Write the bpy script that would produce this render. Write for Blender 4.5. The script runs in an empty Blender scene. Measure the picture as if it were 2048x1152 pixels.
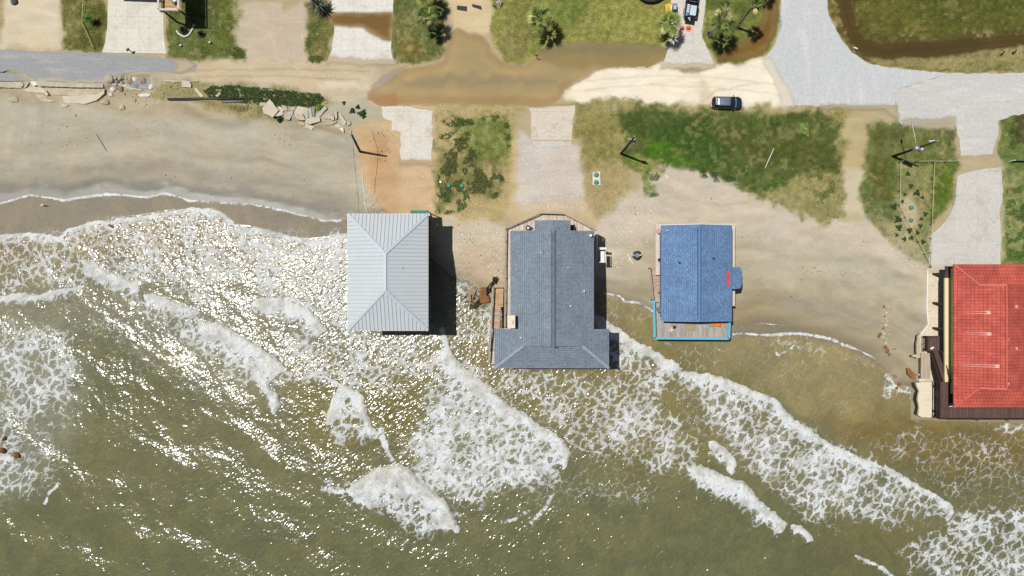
import bpy, math, random
import numpy as np
from mathutils import Vector, Matrix
R = math.radians
SC = bpy.context.scene
COL = SC.collection
rng = np.random.default_rng(7)
random.seed(7)

# ------------------------------------------------------------------ camera, light, exposure
CAM_H = 110.0
LENS = 25.0
S = 36.0 / LENS * CAM_H / 2048.0          # metres on the ground per photo pixel
cam = bpy.data.cameras.new('camera')
cam.lens = LENS; cam.sensor_width = 36.0; cam.clip_end = 5000
camo = bpy.data.objects.new('camera', cam); COL.objects.link(camo)
camo.location = (0, 0, CAM_H); camo.rotation_euler = (0, 0, 0)
SC.camera = camo
SUN_DIR = Vector((-0.336, 0.131, 1.0)).normalized()      # towards the sun
SUN_EL = math.asin(SUN_DIR.z)
sun = bpy.data.lights.new('sun', 'SUN'); sun.energy = 5.0; sun.angle = R(0.53); sun.color = (1.0, 0.975, 0.935)
suno = bpy.data.objects.new('sun', sun); COL.objects.link(suno)
suno.rotation_euler = SUN_DIR.to_track_quat('Z', 'Y').to_euler()
W = bpy.data.worlds.new('World'); SC.world = W; W.use_nodes = True
wn = W.node_tree.nodes; wl = W.node_tree.links
sky = wn.new('ShaderNodeTexSky'); sky.sky_type = 'NISHITA'; sky.sun_disc = False
sky.sun_elevation = SUN_EL; sky.sun_rotation = math.atan2(SUN_DIR.x, SUN_DIR.y)
sky.air_density = 1.0; sky.dust_density = 1.2
wn['Background'].inputs[1].default_value = 0.05
wl.new(sky.outputs[0], wn['Background'].inputs[0])
SC.view_settings.view_transform = 'Standard'; SC.view_settings.look = 'None'
SC.view_settings.exposure = -0.23; SC.view_settings.gamma = 1.0
SC.render.engine = 'CYCLES'
SC.cycles.max_bounces = 6
GAIN = 1.30
def lin(c):
    c = c / 255.0
    return c / 12.92 if c <= 0.04045 else ((c + 0.055) / 1.055) ** 2.4
def C(r, g, b):
    """albedo of a surface that reads r,g,b in full daylight"""
    return (lin(r) / GAIN, lin(g) / GAIN, lin(b) / GAIN)

# ------------------------------------------------------------------ photo plan -> metres
def P(px, py, z=0.0):
    k = S * (CAM_H - z) / CAM_H
    return Vector(((px - 1024) * k, (576 - py) * k, z))
def topx(x, y, z):
    k = S * (CAM_H - z) / CAM_H
    return x / k + 1024, 576 - y / k

# ------------------------------------------------------------------ numpy noise and distance fields
def _hash(ix, iy, seed):
    h = (ix.astype(np.int64) * 374761393 + iy.astype(np.int64) * 668265263 + seed * 974711) & 0xffffffff
    h = ((h ^ (h >> 13)) * 1274126177) & 0xffffffff
    return ((h ^ (h >> 16)) & 0xffff) / 65535.0
def vnoise(x, y, seed=0):
    ix = np.floor(x); iy = np.floor(y); fx = x - ix; fy = y - iy
    fx = fx * fx * (3 - 2 * fx); fy = fy * fy * (3 - 2 * fy)
    a = _hash(ix, iy, seed); b = _hash(ix + 1, iy, seed); c = _hash(ix, iy + 1, seed); d = _hash(ix + 1, iy + 1, seed)
    return (a * (1 - fx) + b * fx) * (1 - fy) + (c * (1 - fx) + d * fx) * fy
def fbm(x, y, octv=4, seed=0):
    t = 0; a = 0.5; n = 0
    for i in range(octv):
        t = t + a * vnoise(x * 2 ** i + 17.3 * i, y * 2 ** i - 9.1 * i, seed + i * 31); n += a; a *= 0.5
    return t / n
def sst(a, b, x):
    t = np.clip((x - a) / (b - a), 0, 1); return t * t * (3 - 2 * t)
def sdf(poly, x, y):
    """signed distance to a polygon, positive inside"""
    d2 = np.full(x.shape, 1e12); ins = np.zeros(x.shape, bool); n = len(poly)
    for i in range(n):
        x0, y0 = poly[i]; x1, y1 = poly[(i + 1) % n]
        dx, dy = x1 - x0, y1 - y0; L = dx * dx + dy * dy + 1e-9
        t = np.clip(((x - x0) * dx + (y - y0) * dy) / L, 0, 1)
        ex = x - x0 - t * dx; ey = y - y0 - t * dy
        d2 = np.minimum(d2, ex * ex + ey * ey)
        if y0 != y1:
            c = ((y0 > y) != (y1 > y)) & (x < dx * (y - y0) / dy + x0)
            ins ^= c
    d = np.sqrt(d2)
    return np.where(ins, d, -d)
def pld(pts, x, y):
    """distance to polyline, side sign (+ on the right-hand side in picture axes), fraction along it"""
    best = np.full(x.shape, 1e12); sg = np.zeros(x.shape); al = np.zeros(x.shape)
    ls = [math.dist(pts[i], pts[i + 1]) for i in range(len(pts) - 1)]; T = sum(ls); acc = 0
    for i in range(len(pts) - 1):
        x0, y0 = pts[i]; x1, y1 = pts[i + 1]; dx, dy = x1 - x0, y1 - y0; L = dx * dx + dy * dy + 1e-9
        tr = ((x - x0) * dx + (y - y0) * dy) / L; t = np.clip(tr, 0, 1)
        ex = x - x0 - t * dx; ey = y - y0 - t * dy; d2 = ex * ex + ey * ey
        m = d2 < best
        best = np.where(m, d2, best); sg = np.where(m, np.sign(dx * (y - y0) - dy * (x - x0)), sg)
        al = np.where(m, (acc + t * ls[i]) / T, al); acc += ls[i]
    return np.sqrt(best), sg, al

# ------------------------------------------------------------------ objects
def tag(o, label=None, cat=None, group=None, kind=None):
    if label: o['label'] = label
    if cat: o['category'] = cat
    if group: o['group'] = group
    if kind: o['kind'] = kind
    return o
def thing(name, label, cat, loc=(0, 0, 0), rz=0.0, group=None):
    o = bpy.data.objects.new(name, None); COL.objects.link(o); o.empty_display_size = 0.3
    o.location = loc; o.rotation_euler = (0, 0, rz)
    return tag(o, label, cat, group)
def link(name, me, parent=None):
    o = bpy.data.objects.new(name, me); COL.objects.link(o)
    if parent is not None: o.parent = parent
    return o
def copy_tree(o, parent=None):
    c = o.copy(); COL.objects.link(c)
    if parent is not None: c.parent = parent
    for ch in list(o.children): copy_tree(ch, c)
    return c
def bulk(name, verts, faces, mat, smooth=False, cols=None, attrs=None, mats=None):
    """mesh from numpy arrays; faces (n,k)"""
    me = bpy.data.meshes.new(name)
    nv = len(verts); nf, k = faces.shape
    me.vertices.add(nv); me.vertices.foreach_set('co', np.asarray(verts, np.float32).ravel())
    me.loops.add(nf * k); me.loops.foreach_set('vertex_index', faces.astype(np.int32).ravel())
    me.polygons.add(nf); me.polygons.foreach_set('loop_start', np.arange(0, nf * k, k, dtype=np.int32))
    me.update(calc_edges=True)
    if smooth: me.polygons.foreach_set('use_smooth', np.ones(nf, bool))
    if cols is not None:
        a = me.color_attributes.new('Col', 'FLOAT_COLOR', 'POINT')
        a.data.foreach_set('color', np.hstack([cols, np.ones((nv, 1))]).astype(np.float32).ravel())
    for kx, v in (attrs or {}).items():
        a = me.attributes.new(kx, 'FLOAT', 'POINT'); a.data.foreach_set('value', np.asarray(v, np.float32))
    if mat: me.materials.append(mat)
    me.validate()
    return me
class MB:
    def __init__(self): self.v = []; self.f = []; self.m = []
    def add(self, vs, fs, mi=0):
        b = len(self.v); self.v += [tuple(q) for q in vs]
        for q in fs: self.f.append(tuple(b + i for i in q)); self.m.append(mi)
        return self
    def box(self, c, s, rz=0.0, M=None, mi=0):
        vs = []
        for dx in (-.5, .5):
            for dy in (-.5, .5):
                for dz in (-.5, .5): vs.append(Vector((dx * s[0], dy * s[1], dz * s[2])))
        m = M or Matrix.Rotation(rz, 3, 'Z')
        vs = [m @ q + Vector(c) for q in vs]
        return self.add(vs, [(0, 1, 3, 2), (4, 6, 7, 5), (0, 4, 5, 1), (2, 3, 7, 6), (0, 2, 6, 4), (1, 5, 7, 3)], mi)
    def beam(self, a, b, w, h, mi=0):
        a = Vector(a); b = Vector(b); d = b - a; L = d.length
        if L < 1e-6: return self
        x = d / L; up = Vector((0, 0, 1)) if abs(x.z) < 0.98 else Vector((0, 1, 0))
        y = up.cross(x).normalized(); z = x.cross(y)
        M = Matrix((x, y, z)).transposed()
        return self.box((a + b) / 2, (L, w, h), M=M, mi=mi)
    def tube(self, pts, r, n=8, mi=0, cap=True):
        pts = [Vector(p) for p in pts]; rs = r if isinstance(r, (list, tuple)) else [r] * len(pts)
        rings = []
        for i, p in enumerate(pts):
            d = (pts[min(i + 1, len(pts) - 1)] - pts[max(i - 1, 0)]).normalized()
            up = Vector((0, 0, 1)) if abs(d.z) < 0.95 else Vector((0, 1, 0))
            x = up.cross(d).normalized(); y = d.cross(x)
            rings.append([p + (x * math.cos(t) + y * math.sin(t)) * rs[i] for t in [2 * math.pi * k / n for k in range(n)]])
        vs = [q for g in rings for q in g]; fs = []
        for i in range(len(pts) - 1):
            for k in range(n): fs.append((i * n + k, i * n + (k + 1) % n, (i + 1) * n + (k + 1) % n, (i + 1) * n + k))
        if cap: fs.append(tuple(range(n - 1, -1, -1))); fs.append(tuple((len(pts) - 1) * n + k for k in range(n)))
        return self.add(vs, fs, mi)
    def prism(self, poly, z0, z1, mi=0):
        """poly: list of (x,y); z0,z1 numbers or functions of (x,y)"""
        f0 = z0 if callable(z0) else (lambda x, y: z0); f1 = z1 if callable(z1) else (lambda x, y: z1)
        a = sum(poly[i][0] * poly[(i + 1) % len(poly)][1] - poly[(i + 1) % len(poly)][0] * poly[i][1] for i in range(len(poly)))
        if a < 0: poly = poly[::-1]
        n = len(poly)
        vs = [(x, y, f0(x, y)) for x, y in poly] + [(x, y, f1(x, y)) for x, y in poly]
        fs = [tuple(range(n - 1, -1, -1)), tuple(range(n, 2 * n))]
        for i in range(n): fs.append((i, (i + 1) % n, n + (i + 1) % n, n + i))
        return self.add(vs, fs, mi)
    def rings(self, rings, mi=0, cap0=True, cap1=True):
        n = len(rings[0]); vs = [q for g in rings for q in g]; fs = []
        for i in range(len(rings) - 1):
            for k in range(n): fs.append((i * n + k, i * n + (k + 1) % n, (i + 1) * n + (k + 1) % n, (i + 1) * n + k))
        if cap0: fs.append(tuple(range(n - 1, -1, -1)))
        if cap1: fs.append(tuple((len(rings) - 1) * n + k for k in range(n)))
        return self.add(vs, fs, mi)
    def build(self, name, mats, parent=None, smooth=False, bevel=0.0):
        me = bpy.data.meshes.new(name); me.from_pydata(self.v, [], self.f)
        for m in (mats if isinstance(mats, (list, tuple)) else [mats]): me.materials.append(m)
        me.polygons.foreach_set('material_index', self.m)
        if smooth: me.polygons.foreach_set('use_smooth', [True] * len(self.f))
        me.update()
        o = link(name, me, parent)
        if bevel:
            b = o.modifiers.new('bevel', 'BEVEL'); b.width = bevel; b.segments = 2; b.limit_method = 'ANGLE'
        return o
def rrect(cx0, cx1, hw, z, r, n=5, yo=0.0):
    """rounded rectangle ring from x0 to x1, half width hw at height z"""
    pts = []
    for (ccx, ccy, a0) in ((cx1 - r, hw - r, 0), (cx0 + r, hw - r, 90), (cx0 + r, -hw + r, 180), (cx1 - r, -hw + r, 270)):
        for k in range(n):
            t = R(a0 + 90 * k / (n - 1)); pts.append((ccx + r * math.cos(t), ccy + r * math.sin(t) + yo, z))
    return pts

# ------------------------------------------------------------------ materials
class NT:
    def __init__(self, name):
        self.m = bpy.data.materials.new(name); self.m.use_nodes = True
        self.n = self.m.node_tree.nodes; self.l = self.m.node_tree.links
        self.b = self.n['Principled BSDF']
    def node(self, t, ins=None, **kw):
        q = self.n.new(t)
        for k, v in kw.items(): setattr(q, k, v)
        for k, v in (ins or {}).items(): self.set(q.inputs[k], v)
        return q
    def set(self, sock, v):
        if isinstance(v, bpy.types.NodeSocket): self.l.new(v, sock)
        elif isinstance(v, (tuple, list)) and len(v) == 3 and sock.type == 'RGBA': sock.default_value = (*v, 1)
        else: sock.default_value = v
    def math(self, op, a, b=0.0, clamp=False):
        q = self.node('ShaderNodeMath', operation=op, use_clamp=clamp); self.set(q.inputs[0], a); self.set(q.inputs[1], b); return q.outputs[0]
    def mix(self, f, a, b, mode='MIX'):
        q = self.node('ShaderNodeMix', data_type='RGBA', blend_type=mode)
        self.set(q.inputs[0], f); self.set(q.inputs[6], a); self.set(q.inputs[7], b); return q.outputs[2]
    def ramp(self, f, a, b, lo=0.0, hi=1.0):
        q = self.node('ShaderNodeMapRange', interpolation_type='SMOOTHSTEP')
        for i, v in enumerate((f, a, b, lo, hi)): self.set(q.inputs[i], v)
        return q.outputs[0]
    def pos(self): return self.node('ShaderNodeNewGeometry').outputs['Position']
    def obj(self): return self.node('ShaderNodeTexCoord').outputs['Object']
    def scale(self, v, s, rot=0.0):
        q = self.node('ShaderNodeMapping'); self.set(q.inputs[0], v); q.inputs['Scale'].default_value = s; q.inputs['Rotation'].default_value = (0, 0, rot); return q.outputs[0]
    def noise(self, v, scale, detail=4, rough=0.6, dist=0.0):
        q = self.node('ShaderNodeTexNoise'); self.set(q.inputs['Vector'], v)
        q.inputs['Scale'].default_value = scale; q.inputs['Detail'].default_value = detail; q.inputs['Roughness'].default_value = rough; q.inputs['Distortion'].default_value = dist
        return q.outputs[0]
    def bump(self, h, strength, dist=0.05, normal=None):
        q = self.node('ShaderNodeBump'); self.set(q.inputs['Height'], h); self.set(q.inputs['Strength'], strength); q.inputs['Distance'].default_value = dist
        if normal is not None: self.l.new(normal, q.inputs['Normal'])
        return q.outputs[0]
    def out(self, **kw):
        for k, v in kw.items():
            k = {'color': 'Base Color', 'rough': 'Roughness', 'metal': 'Metallic', 'normal': 'Normal', 'spec': 'Specular IOR Level', 'alpha': 'Alpha', 'ior': 'IOR', 'coat': 'Coat Weight', 'trans': 'Transmission Weight'}[k]
            self.set(self.b.inputs[k], v)
        return self.m
def simple(name, col, rough=0.7, metal=0.0, var=0.18, vs=2.0, bump=0.15, coat=0.0, spec=0.4):
    t = NT(name); p = t.obj()
    n = t.noise(p, vs, 5, 0.65); n2 = t.noise(p, vs * 9, 3, 0.6)
    f = t.math('ADD', t.math('MULTIPLY', n, 0.65), t.math('MULTIPLY', n2, 0.35))
    dark = tuple(c * (1 - var) for c in col); lite = tuple(min(1, c * (1 + var)) for c in col)
    c = t.mix(t.ramp(f, 0.3, 0.7), dark, lite)
    return t.out(color=c, rough=rough, metal=metal, coat=coat, spec=spec, normal=t.bump(n2, bump, 0.02))
# ------------------------------------------------------------------ land forms (plan polygons in photo pixels)
LAND = [(-60, 140), (12, 138), (36, 140), (62, 158), (78, 166), (150, 168), (208, 171), (222, 160), (248, 146), (306, 146), (312, 168), (324, 178), (420, 200), (500, 212), (600, 235), (690, 262), (735, 330), (752, 400), (800, 440),
        (900, 500), (1000, 520), (1100, 470), (1220, 445), (1320, 345), (1420, 365), (1540, 410), (1640, 450), (1760, 470), (1850, 545), (1853, 650), (1838, 670), (1834, 760), (1834, 845), (2110, 850), (2110, -60), (-60, -60)]
DRY = [(-60, 425), (0, 405), (60, 388), (130, 398), (210, 385), (290, 392), (330, 384), (380, 399), (450, 404), (510, 407), (570, 419), (610, 430), (650, 440), (695, 437), (760, 440), (820, 470),
       (868, 520), (905, 552), (938, 560), (975, 590), (1010, 622), (1100, 610), (1205, 583), (1240, 590), (1280, 605), (1310, 622), (1400, 655), (1440, 668), (1466, 667), (1482, 652), (1520, 645), (1570, 650), (1632, 668),
       (1660, 673), (1700, 690), (1745, 712), (1778, 742), (1790, 768), (1832, 775), (1834, 842), (2110, 850), (2110, -60), (-60, -60)]
SEA_Z = -1.5
def ground_z(px, py):
    a = sdf(LAND, px, py); w = sdf(DRY, px, py)
    t = np.clip(-a, 0, None) / (np.clip(-a, 0, None) + np.clip(w, 0.5, None))
    scarp = 0.45 * sst(0, 14, -a) * sst(760, 690, px)
    z = -scarp - (1.5 - 0.0 - scarp) * t
    z = np.where(w < 0, SEA_Z + w * S * 0.05, z)
    z = np.where((a > 0) & (w > 0), 0.0, z)
    z = np.where((px > 1838) & (w < 3), np.where(w < 0, SEA_Z - 0.25 + w * S * 0.05, z), z)
    return z
def gz(px, py): return float(ground_z(np.array([float(px)]), np.array([float(py)]))[0])
def G(px, py, up=0.0):
    z = gz(px, py); return P(px, py, z) + Vector((0, 0, up))

def axis(lo, hi, step, far, ratio=1.35):
    a = list(np.arange(lo, hi + step * 0.5, step)); s = step
    b = []; x = lo
    while x > -far: s *= ratio; x -= s; b.append(x)
    c = []; x = hi; s = step
    while x < far: s *= ratio; x += s; c.append(x)
    return np.array(b[::-1] + a + c)
def grid(xs, ys):
    X, Y = np.meshgrid(xs, ys); nx, ny = len(xs), len(ys)
    i = np.arange((nx - 1) * (ny - 1)); r = i // (nx - 1); c = i % (nx - 1); b = r * nx + c
    return X.ravel(), Y.ravel(), np.stack([b, b + 1, b + nx + 1, b + nx], 1)

# ------------------------------------------------------------------ what covers the land
# (polygon, colour, feather, ragged edge, strength, patchiness)
SAND = C(181, 175, 155)
TAN = C(196, 174, 139)
GRAVEL = C(198, 187, 175)
CREAM = C(240, 230, 208)
GRASS = C(101, 107, 58)
DGRASS = C(72, 88, 40)
LGRASS = C(133, 134, 76)
DRYG = C(160, 146, 103)
BROWN = C(112, 96, 64)
SOIL = C(96, 76, 52)
LAY = [
 # beach
 ([(-60, 150), (760, 150), (760, 420), (700, 445), (-60, 445)], SAND, 18, 10, 1, 0),
 ([(1190, 430), (1330, 330), (1860, 440), (1860, 700), (1190, 640)], C(203, 191, 172), 14, 10, 1, 0),
 ([(1230, 500), (1340, 440), (1480, 455), (1560, 485), (1700, 500), (1860, 560), (1860, 790), (1190, 720)], C(181, 173, 150), 22, 14, .9, 0),
 ([(1190, 560), (1330, 560), (1480, 560), (1640, 570), (1760, 600), (1870, 640), (1870, 800), (1190, 760)], C(166, 155, 128), 26, 18, .85, 0),
 ([(1500, 600), (1600, 590), (1700, 600), (1850, 640), (1850, 690), (1700, 650), (1560, 625)], C(160, 153, 134), 14, 12, .5, 0),
 ([(1440, 590), (1560, 610), (1640, 640), (1700, 670), (1760, 720), (1500, 700), (1300, 660)], C(158, 142, 106), 16, 12, .6, 0),
 # upper wrack line and wet sand of the left beach
 ([(-60, 280), (100, 285), (200, 260), (320, 240), (420, 290), (560, 270), (690, 300), (735, 420), (-60, 440)], C(180, 171, 150), 16, 12, .8, 0),
 ([(-60, 340), (60, 330), (180, 340), (300, 310), (400, 330), (560, 345), (660, 380), (725, 420), (-60, 470)], C(164, 157, 140), 14, 12, .85, 0),
 ([(-60, 372), (200, 362), (330, 360), (520, 385), (640, 405), (720, 425), (-60, 490)], C(145, 140, 129), 10, 8, .8, 0),
 # scarp and banks
 ([(-60, 160), (215, 172), (320, 185), (440, 205), (700, 250), (700, 275), (560, 250), (430, 240), (200, 225), (-60, 195)], C(176, 160, 130), 8, 8, .8, .3),
 # orange clay yard between beach and first house
 ([(735, 200), (790, 230), (800, 330), (870, 330), (870, 440), (905, 470), (960, 470), (1000, 440), (1045, 440), (1040, 300), (1020, 215), (1060, 205), (735, 190)], C(200, 178, 140), 8, 8, 1, 0),
 ([(700, 265), (735, 235), (780, 230), (801, 260), (802, 330), (866, 332), (868, 430), (760, 430), (745, 380), (725, 320)], C(203, 176, 138), 10, 12, 1, 0),
 ([(720, 270), (860, 330), (866, 430), (770, 425), (735, 330)], C(198, 162, 118), 14, 14, .8, .5),
 ([(790, 335), (866, 335), (866, 425), (800, 425)], C(214, 192, 158), 16, 12, .6, .6),
 ([(745, 262), (775, 270), (770, 330), (752, 335)], C(186, 146, 104), 8, 8, .7, 0),
 ([(868, 440), (1010, 440), (1010, 560), (940, 560), (890, 545), (868, 500)], C(203, 190, 168), 12, 10, .9, 0),
 ([(905, 500), (960, 480), (1000, 500), (1008, 560), (960, 575), (915, 555)], C(190, 168, 140), 12, 10, .6, .3),
 # unpaved road and parking
 ([(370, 118), (480, 118), (620, 118), (735, 120), (760, 150), (740, 185), (700, 210), (640, 190), (520, 170), (400, 165), (360, 150)], C(203, 186, 156), 8, 8, 1, 0),
 ([(640, 165), (735, 165), (735, 176), (640, 178)], C(222, 212, 190), 6, 6, .7, 0),
 ([(470, 20), (500, 5), (560, 0), (570, 22), (600, 2), (625, 10), (612, 120), (490, 120), (492, 100), (472, 90), (466, 50)], C(197, 182, 160), 6, 6, 1, 0),
 ([(-60, -60), (125, -60), (122, 60), (130, 95), (-60, 98)], C(214, 200, 172), 12, 10, 1, 0),
 ([(-60, -60), (8, -60), (5, 80), (-60, 85)], DRYG, 8, 8, .9, .2),
 ([(890, -60), (990, -60), (985, 60), (965, 72), (910, 55), (895, 20)], C(212, 192, 152), 8, 8, 1, 0),
 ([(1120, 190), (1150, 155), (1200, 140), (1330, 128), (1480, 128), (1530, 118), (1560, 150), (1572, 208), (1480, 212), (1400, 205), (1300, 205), (1220, 198), (1180, 205), (1150, 210)], CREAM, 7, 7, 1, 0),
 ([(1395, 165), (1410, 150), (1420, 185), (1440, 205), (1400, 203)], C(205, 190, 160), 8, 8, .6, .3),
 ([(1345, 135), (1355, 125), (1375, 128), (1390, 133), (1425, 128), (1428, 133), (1400, 147), (1370, 145)], C(150, 132, 104), 4, 4, .9, .2),
 ([(1165, 138), (1130, 195), (1110, 215), (1120, 170)], C(190, 170, 130), 8, 6, .7, 0),
 # wheel tracks
 ([(390, 138), (560, 136), (740, 142), (740, 146), (560, 140), (390, 142)], C(176, 158, 128), 2, 2, .6, .3),
 ([(390, 152), (560, 150), (720, 158), (720, 162), (560, 154), (390, 156)], C(178, 160, 130), 2, 2, .6, .3),
 ([(1170, 160), (1300, 150), (1420, 152), (1550, 168), (1550, 171), (1420, 155), (1300, 153), (1170, 164)], C(210, 196, 166), 2, 2, .6, .3),
 ([(1170, 178), (1300, 168), (1420, 172), (1560, 188), (1560, 191), (1420, 175), (1300, 171), (1170, 182)], C(212, 198, 170), 2, 2, .6, .3),
 ([(1400, 203), (1430, 180), (1520, 165), (1520, 168), (1434, 183), (1408, 205)], C(206, 190, 160), 2, 2, .6, .2),
 ([(520, 20), (524, 20), (560, 120), (620, 150), (616, 153), (555, 123)], C(206, 192, 172), 2, 3, .6, .3),
 # gravel drive of the middle house
 ([(1040, 260), (1062, 280), (1150, 290), (1162, 300), (1172, 400), (1165, 425), (1050, 425), (1032, 400)], C(203, 194, 182), 7, 5, 1, 0),
 ([(1050, 400), (1170, 400), (1200, 440), (1110, 450), (1020, 450)], C(204, 184, 150), 8, 8, .8, .2),
 # right-hand sandy path
 ([(1680, 215), (1740, 222), (1735, 300), (1725, 400), (1735, 440), (1690, 440), (1690, 350), (1680, 280)], C(188, 172, 130), 10, 10, .9, 0),
 ([(1690, 340), (1725, 345), (1728, 430), (1690, 430)], C(206, 194, 166), 8, 8, .9, 0),
]
GR = [
 # grass areas: polygon, colour, feather, ragged, strength, patchiness, tuft density
 ([(120, -60), (216, -60), (215, 60), (206, 105), (130, 100), (128, 60)], C(120, 112, 62), 7, 8, 1, .1, .8),
 ([(160, 20), (214, 10), (208, 100), (160, 95)], C(92, 92, 46), 9, 8, .8, .2, .8),
 ([(326, -60), (468, -60), (466, 60), (474, 90), (492, 102), (490, 120), (330, 120), (334, 104)], C(88, 98, 44), 5, 6, 1, .05, 1),
 ([(440, 0), (480, 0), (468, 95), (440, 110)], C(110, 112, 56), 9, 8, .7, .2, .8),
 ([(612, 10), (664, 10), (668, 60), (655, 122), (615, 122), (610, 100)], C(120, 112, 68), 6, 6, 1, .15, .9),
 ([(612, 55), (635, 40), (632, 110), (615, 118)], C(86, 96, 46), 5, 5, .8, .2, 1),
 ([(786, -60), (895, -60), (890, 55), (892, 100), (878, 120), (830, 130), (790, 126), (782, 90)], C(90, 98, 48), 5, 6, 1, .05, 1),
 ([(795, 70), (830, 80), (850, 110), (800, 118)], C(140, 118, 70), 9, 8, .7, .3, .7),
 ([(985, -60), (1345, -60), (1343, 85), (1300, 92), (1240, 88), (1110, 88), (1075, 110), (1060, 130), (1010, 122), (985, 90)], C(156, 148, 88), 6, 7, 1, .0, 1),
 ([(1010, 0), (1070, 0), (1075, 90), (1050, 110), (1020, 80)], C(132, 122, 76), 12, 10, .8, .2, .9),
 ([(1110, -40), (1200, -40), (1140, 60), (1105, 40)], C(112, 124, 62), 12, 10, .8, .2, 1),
 ([(985, 60), (1040, 70), (1060, 120), (1010, 122)], C(146, 130, 92), 9, 8, .8, .2, .7),
 ([(1416, -60), (1562, -60), (1556, 70), (1530, 112), (1500, 122), (1436, 128), (1420, 100), (1405, 70), (1408, 40)], C(128, 126, 70), 4, 5, 1, .0, 1),
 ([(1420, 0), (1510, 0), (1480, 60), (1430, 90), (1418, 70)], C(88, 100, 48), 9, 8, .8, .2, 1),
 ([(1650, -60), (2110, -60), (2110, 140), (1990, 145), (1880, 146), (1800, 138), (1735, 127), (1702, 106), (1680, 75), (1656, 30)], C(112, 100, 56), 4, 5, 1, .0, 1),
 ([(1710, -60), (2110, -60), (2110, 60), (1960, 68), (1780, 72), (1725, 60)], C(106, 100, 50), 8, 8, .9, .2, 1),
 ([(1790, -40), (2110, -40), (2110, 50), (1960, 60), (1850, 50)], C(92, 94, 44), 18, 12, .7, .3, 1),
 ([(1660, -60), (1712, -60), (1714, 20), (1728, 54), (1745, 72), (1850, 70), (1960, 64), (2110, 54), (2110, 92), (1960, 112), (1860, 122), (1770, 128), (1725, 120), (1694, 92), (1674, 50)], C(92, 78, 48), 9, 8, .85, .1, .4),
 ([(1740, 112), (1850, 116), (1960, 100), (2110, 85), (2110, 138), (1960, 142), (1850, 142), (1760, 130)], C(166, 150, 112), 6, 7, .8, .2, .5),
 # bank of weeds over the left beach
 ([(330, 160), (420, 165), (520, 172), (640, 186), (660, 200), (640, 225), (520, 240), (430, 222), (400, 205), (350, 190), (300, 200), (305, 170)], C(158, 144, 104), 8, 8, .9, .2, .5),
 # lot between the slab and the gravel drive
 ([(868, 212), (1060, 205), (1060, 215), (1030, 230), (1022, 400), (1010, 440), (868, 432)], C(178, 158, 112), 8, 7, .8, .1, .35),
 ([(900, 235), (1015, 228), (1022, 330), (960, 320), (930, 300)], C(104, 118, 54), 10, 9, .85, .2, .9),
 ([(870, 290), (960, 300), (1015, 330), (1005, 395), (930, 400), (872, 420)], C(104, 104, 62), 12, 12, .7, .5, .7),
 # big green lot right of the gravel drive
 ([(1150, 212), (1200, 206), (1420, 212), (1500, 212), (1640, 214), (1690, 222), (1690, 430), (1640, 442), (1560, 415), (1500, 385), (1460, 355), (1400, 352), (1350, 325), (1310, 345), (1250, 330), (1180, 330), (1165, 290), (1148, 260)], C(150, 138, 92), 9, 15, 1, .05, .7),
 ([(1225, 230), (1300, 208), (1400, 222), (1500, 225), (1640, 222), (1672, 250), (1678, 340), (1600, 350), (1520, 385), (1430, 362), (1375, 345), (1320, 330), (1260, 300)], C(68, 86, 38), 9, 15, .95, .08, 1),
 ([(1300, 240), (1440, 235), (1460, 340), (1380, 345), (1310, 300)], C(64, 90, 38), 14, 12, .8, .2, 1),
 ([(1290, 285), (1340, 285), (1390, 330), (1350, 335), (1300, 310)], C(82, 120, 30), 6, 7, .8, .1, 1),
 ([(1430, 250), (1560, 260), (1680, 290), (1676, 340), (1600, 345), (1500, 330)], C(92, 90, 46), 16, 14, .6, .4, 1),
 ([(1240, 300), (1290, 310), (1300, 330), (1310, 395), (1290, 398), (1280, 350), (1245, 330)], C(110, 124, 60), 5, 7, .8, .3, .9),
 ([(1150, 240), (1220, 220), (1250, 300), (1230, 345), (1170, 340)], C(146, 132, 82), 9, 9, .8, .2, .6),
 ([(1165, 330), (1260, 335), (1245, 400), (1200, 440), (1175, 420)], C(172, 150, 108), 9, 9, .8, .3, .35),
 ([(1560, 380), (1690, 350), (1690, 440), (1640, 450)], C(150, 138, 96), 9, 10, .7, .4, .6),
 # fenced lot and plots of the red-roofed house
 ([(1730, 250), (1790, 240), (1820, 252), (1890, 240), (1912, 252), (1915, 330), (1908, 400), (1860, 460), (1860, 540), (1800, 500), (1740, 440), (1722, 390)], C(94, 102, 50), 7, 8, 1, .05, .9),
 ([(1740, 255), (1800, 250), (1790, 330), (1790, 400), (1740, 400)], C(98, 92, 48), 9, 9, .7, .3, .9),
 ([(1865, 330), (1910, 330), (1905, 400), (1863, 440)], C(96, 112, 42), 6, 5, .9, .1, 1),
 ([(1800, 330), (1860, 330), (1860, 530), (1790, 420)], C(150, 142, 100), 9, 9, .7, .3, .5),
 ([(1800, 400), (1830, 390), (1840, 450), (1815, 470)], C(196, 178, 148), 9, 8, .85, .2, .1),
 ([(1760, 430), (1800, 440), (1860, 520), (1850, 545), (1790, 500)], C(188, 174, 146), 10, 10, .7, .3, .3),
 ([(2000, 230), (2110, 225), (2110, 540), (2005, 535), (2010, 335), (1995, 300)], C(92, 108, 52), 5, 6, 1, .05, 1),
 ([(2025, 235), (2110, 230), (2110, 290), (2030, 290)], C(80, 66, 44), 9, 8, .9, .1, .7),
 ([(2005, 345), (2048, 340), (2048, 500), (2005, 520)], C(150, 150, 104), 9, 9, .7, .4, .6),
]
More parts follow.
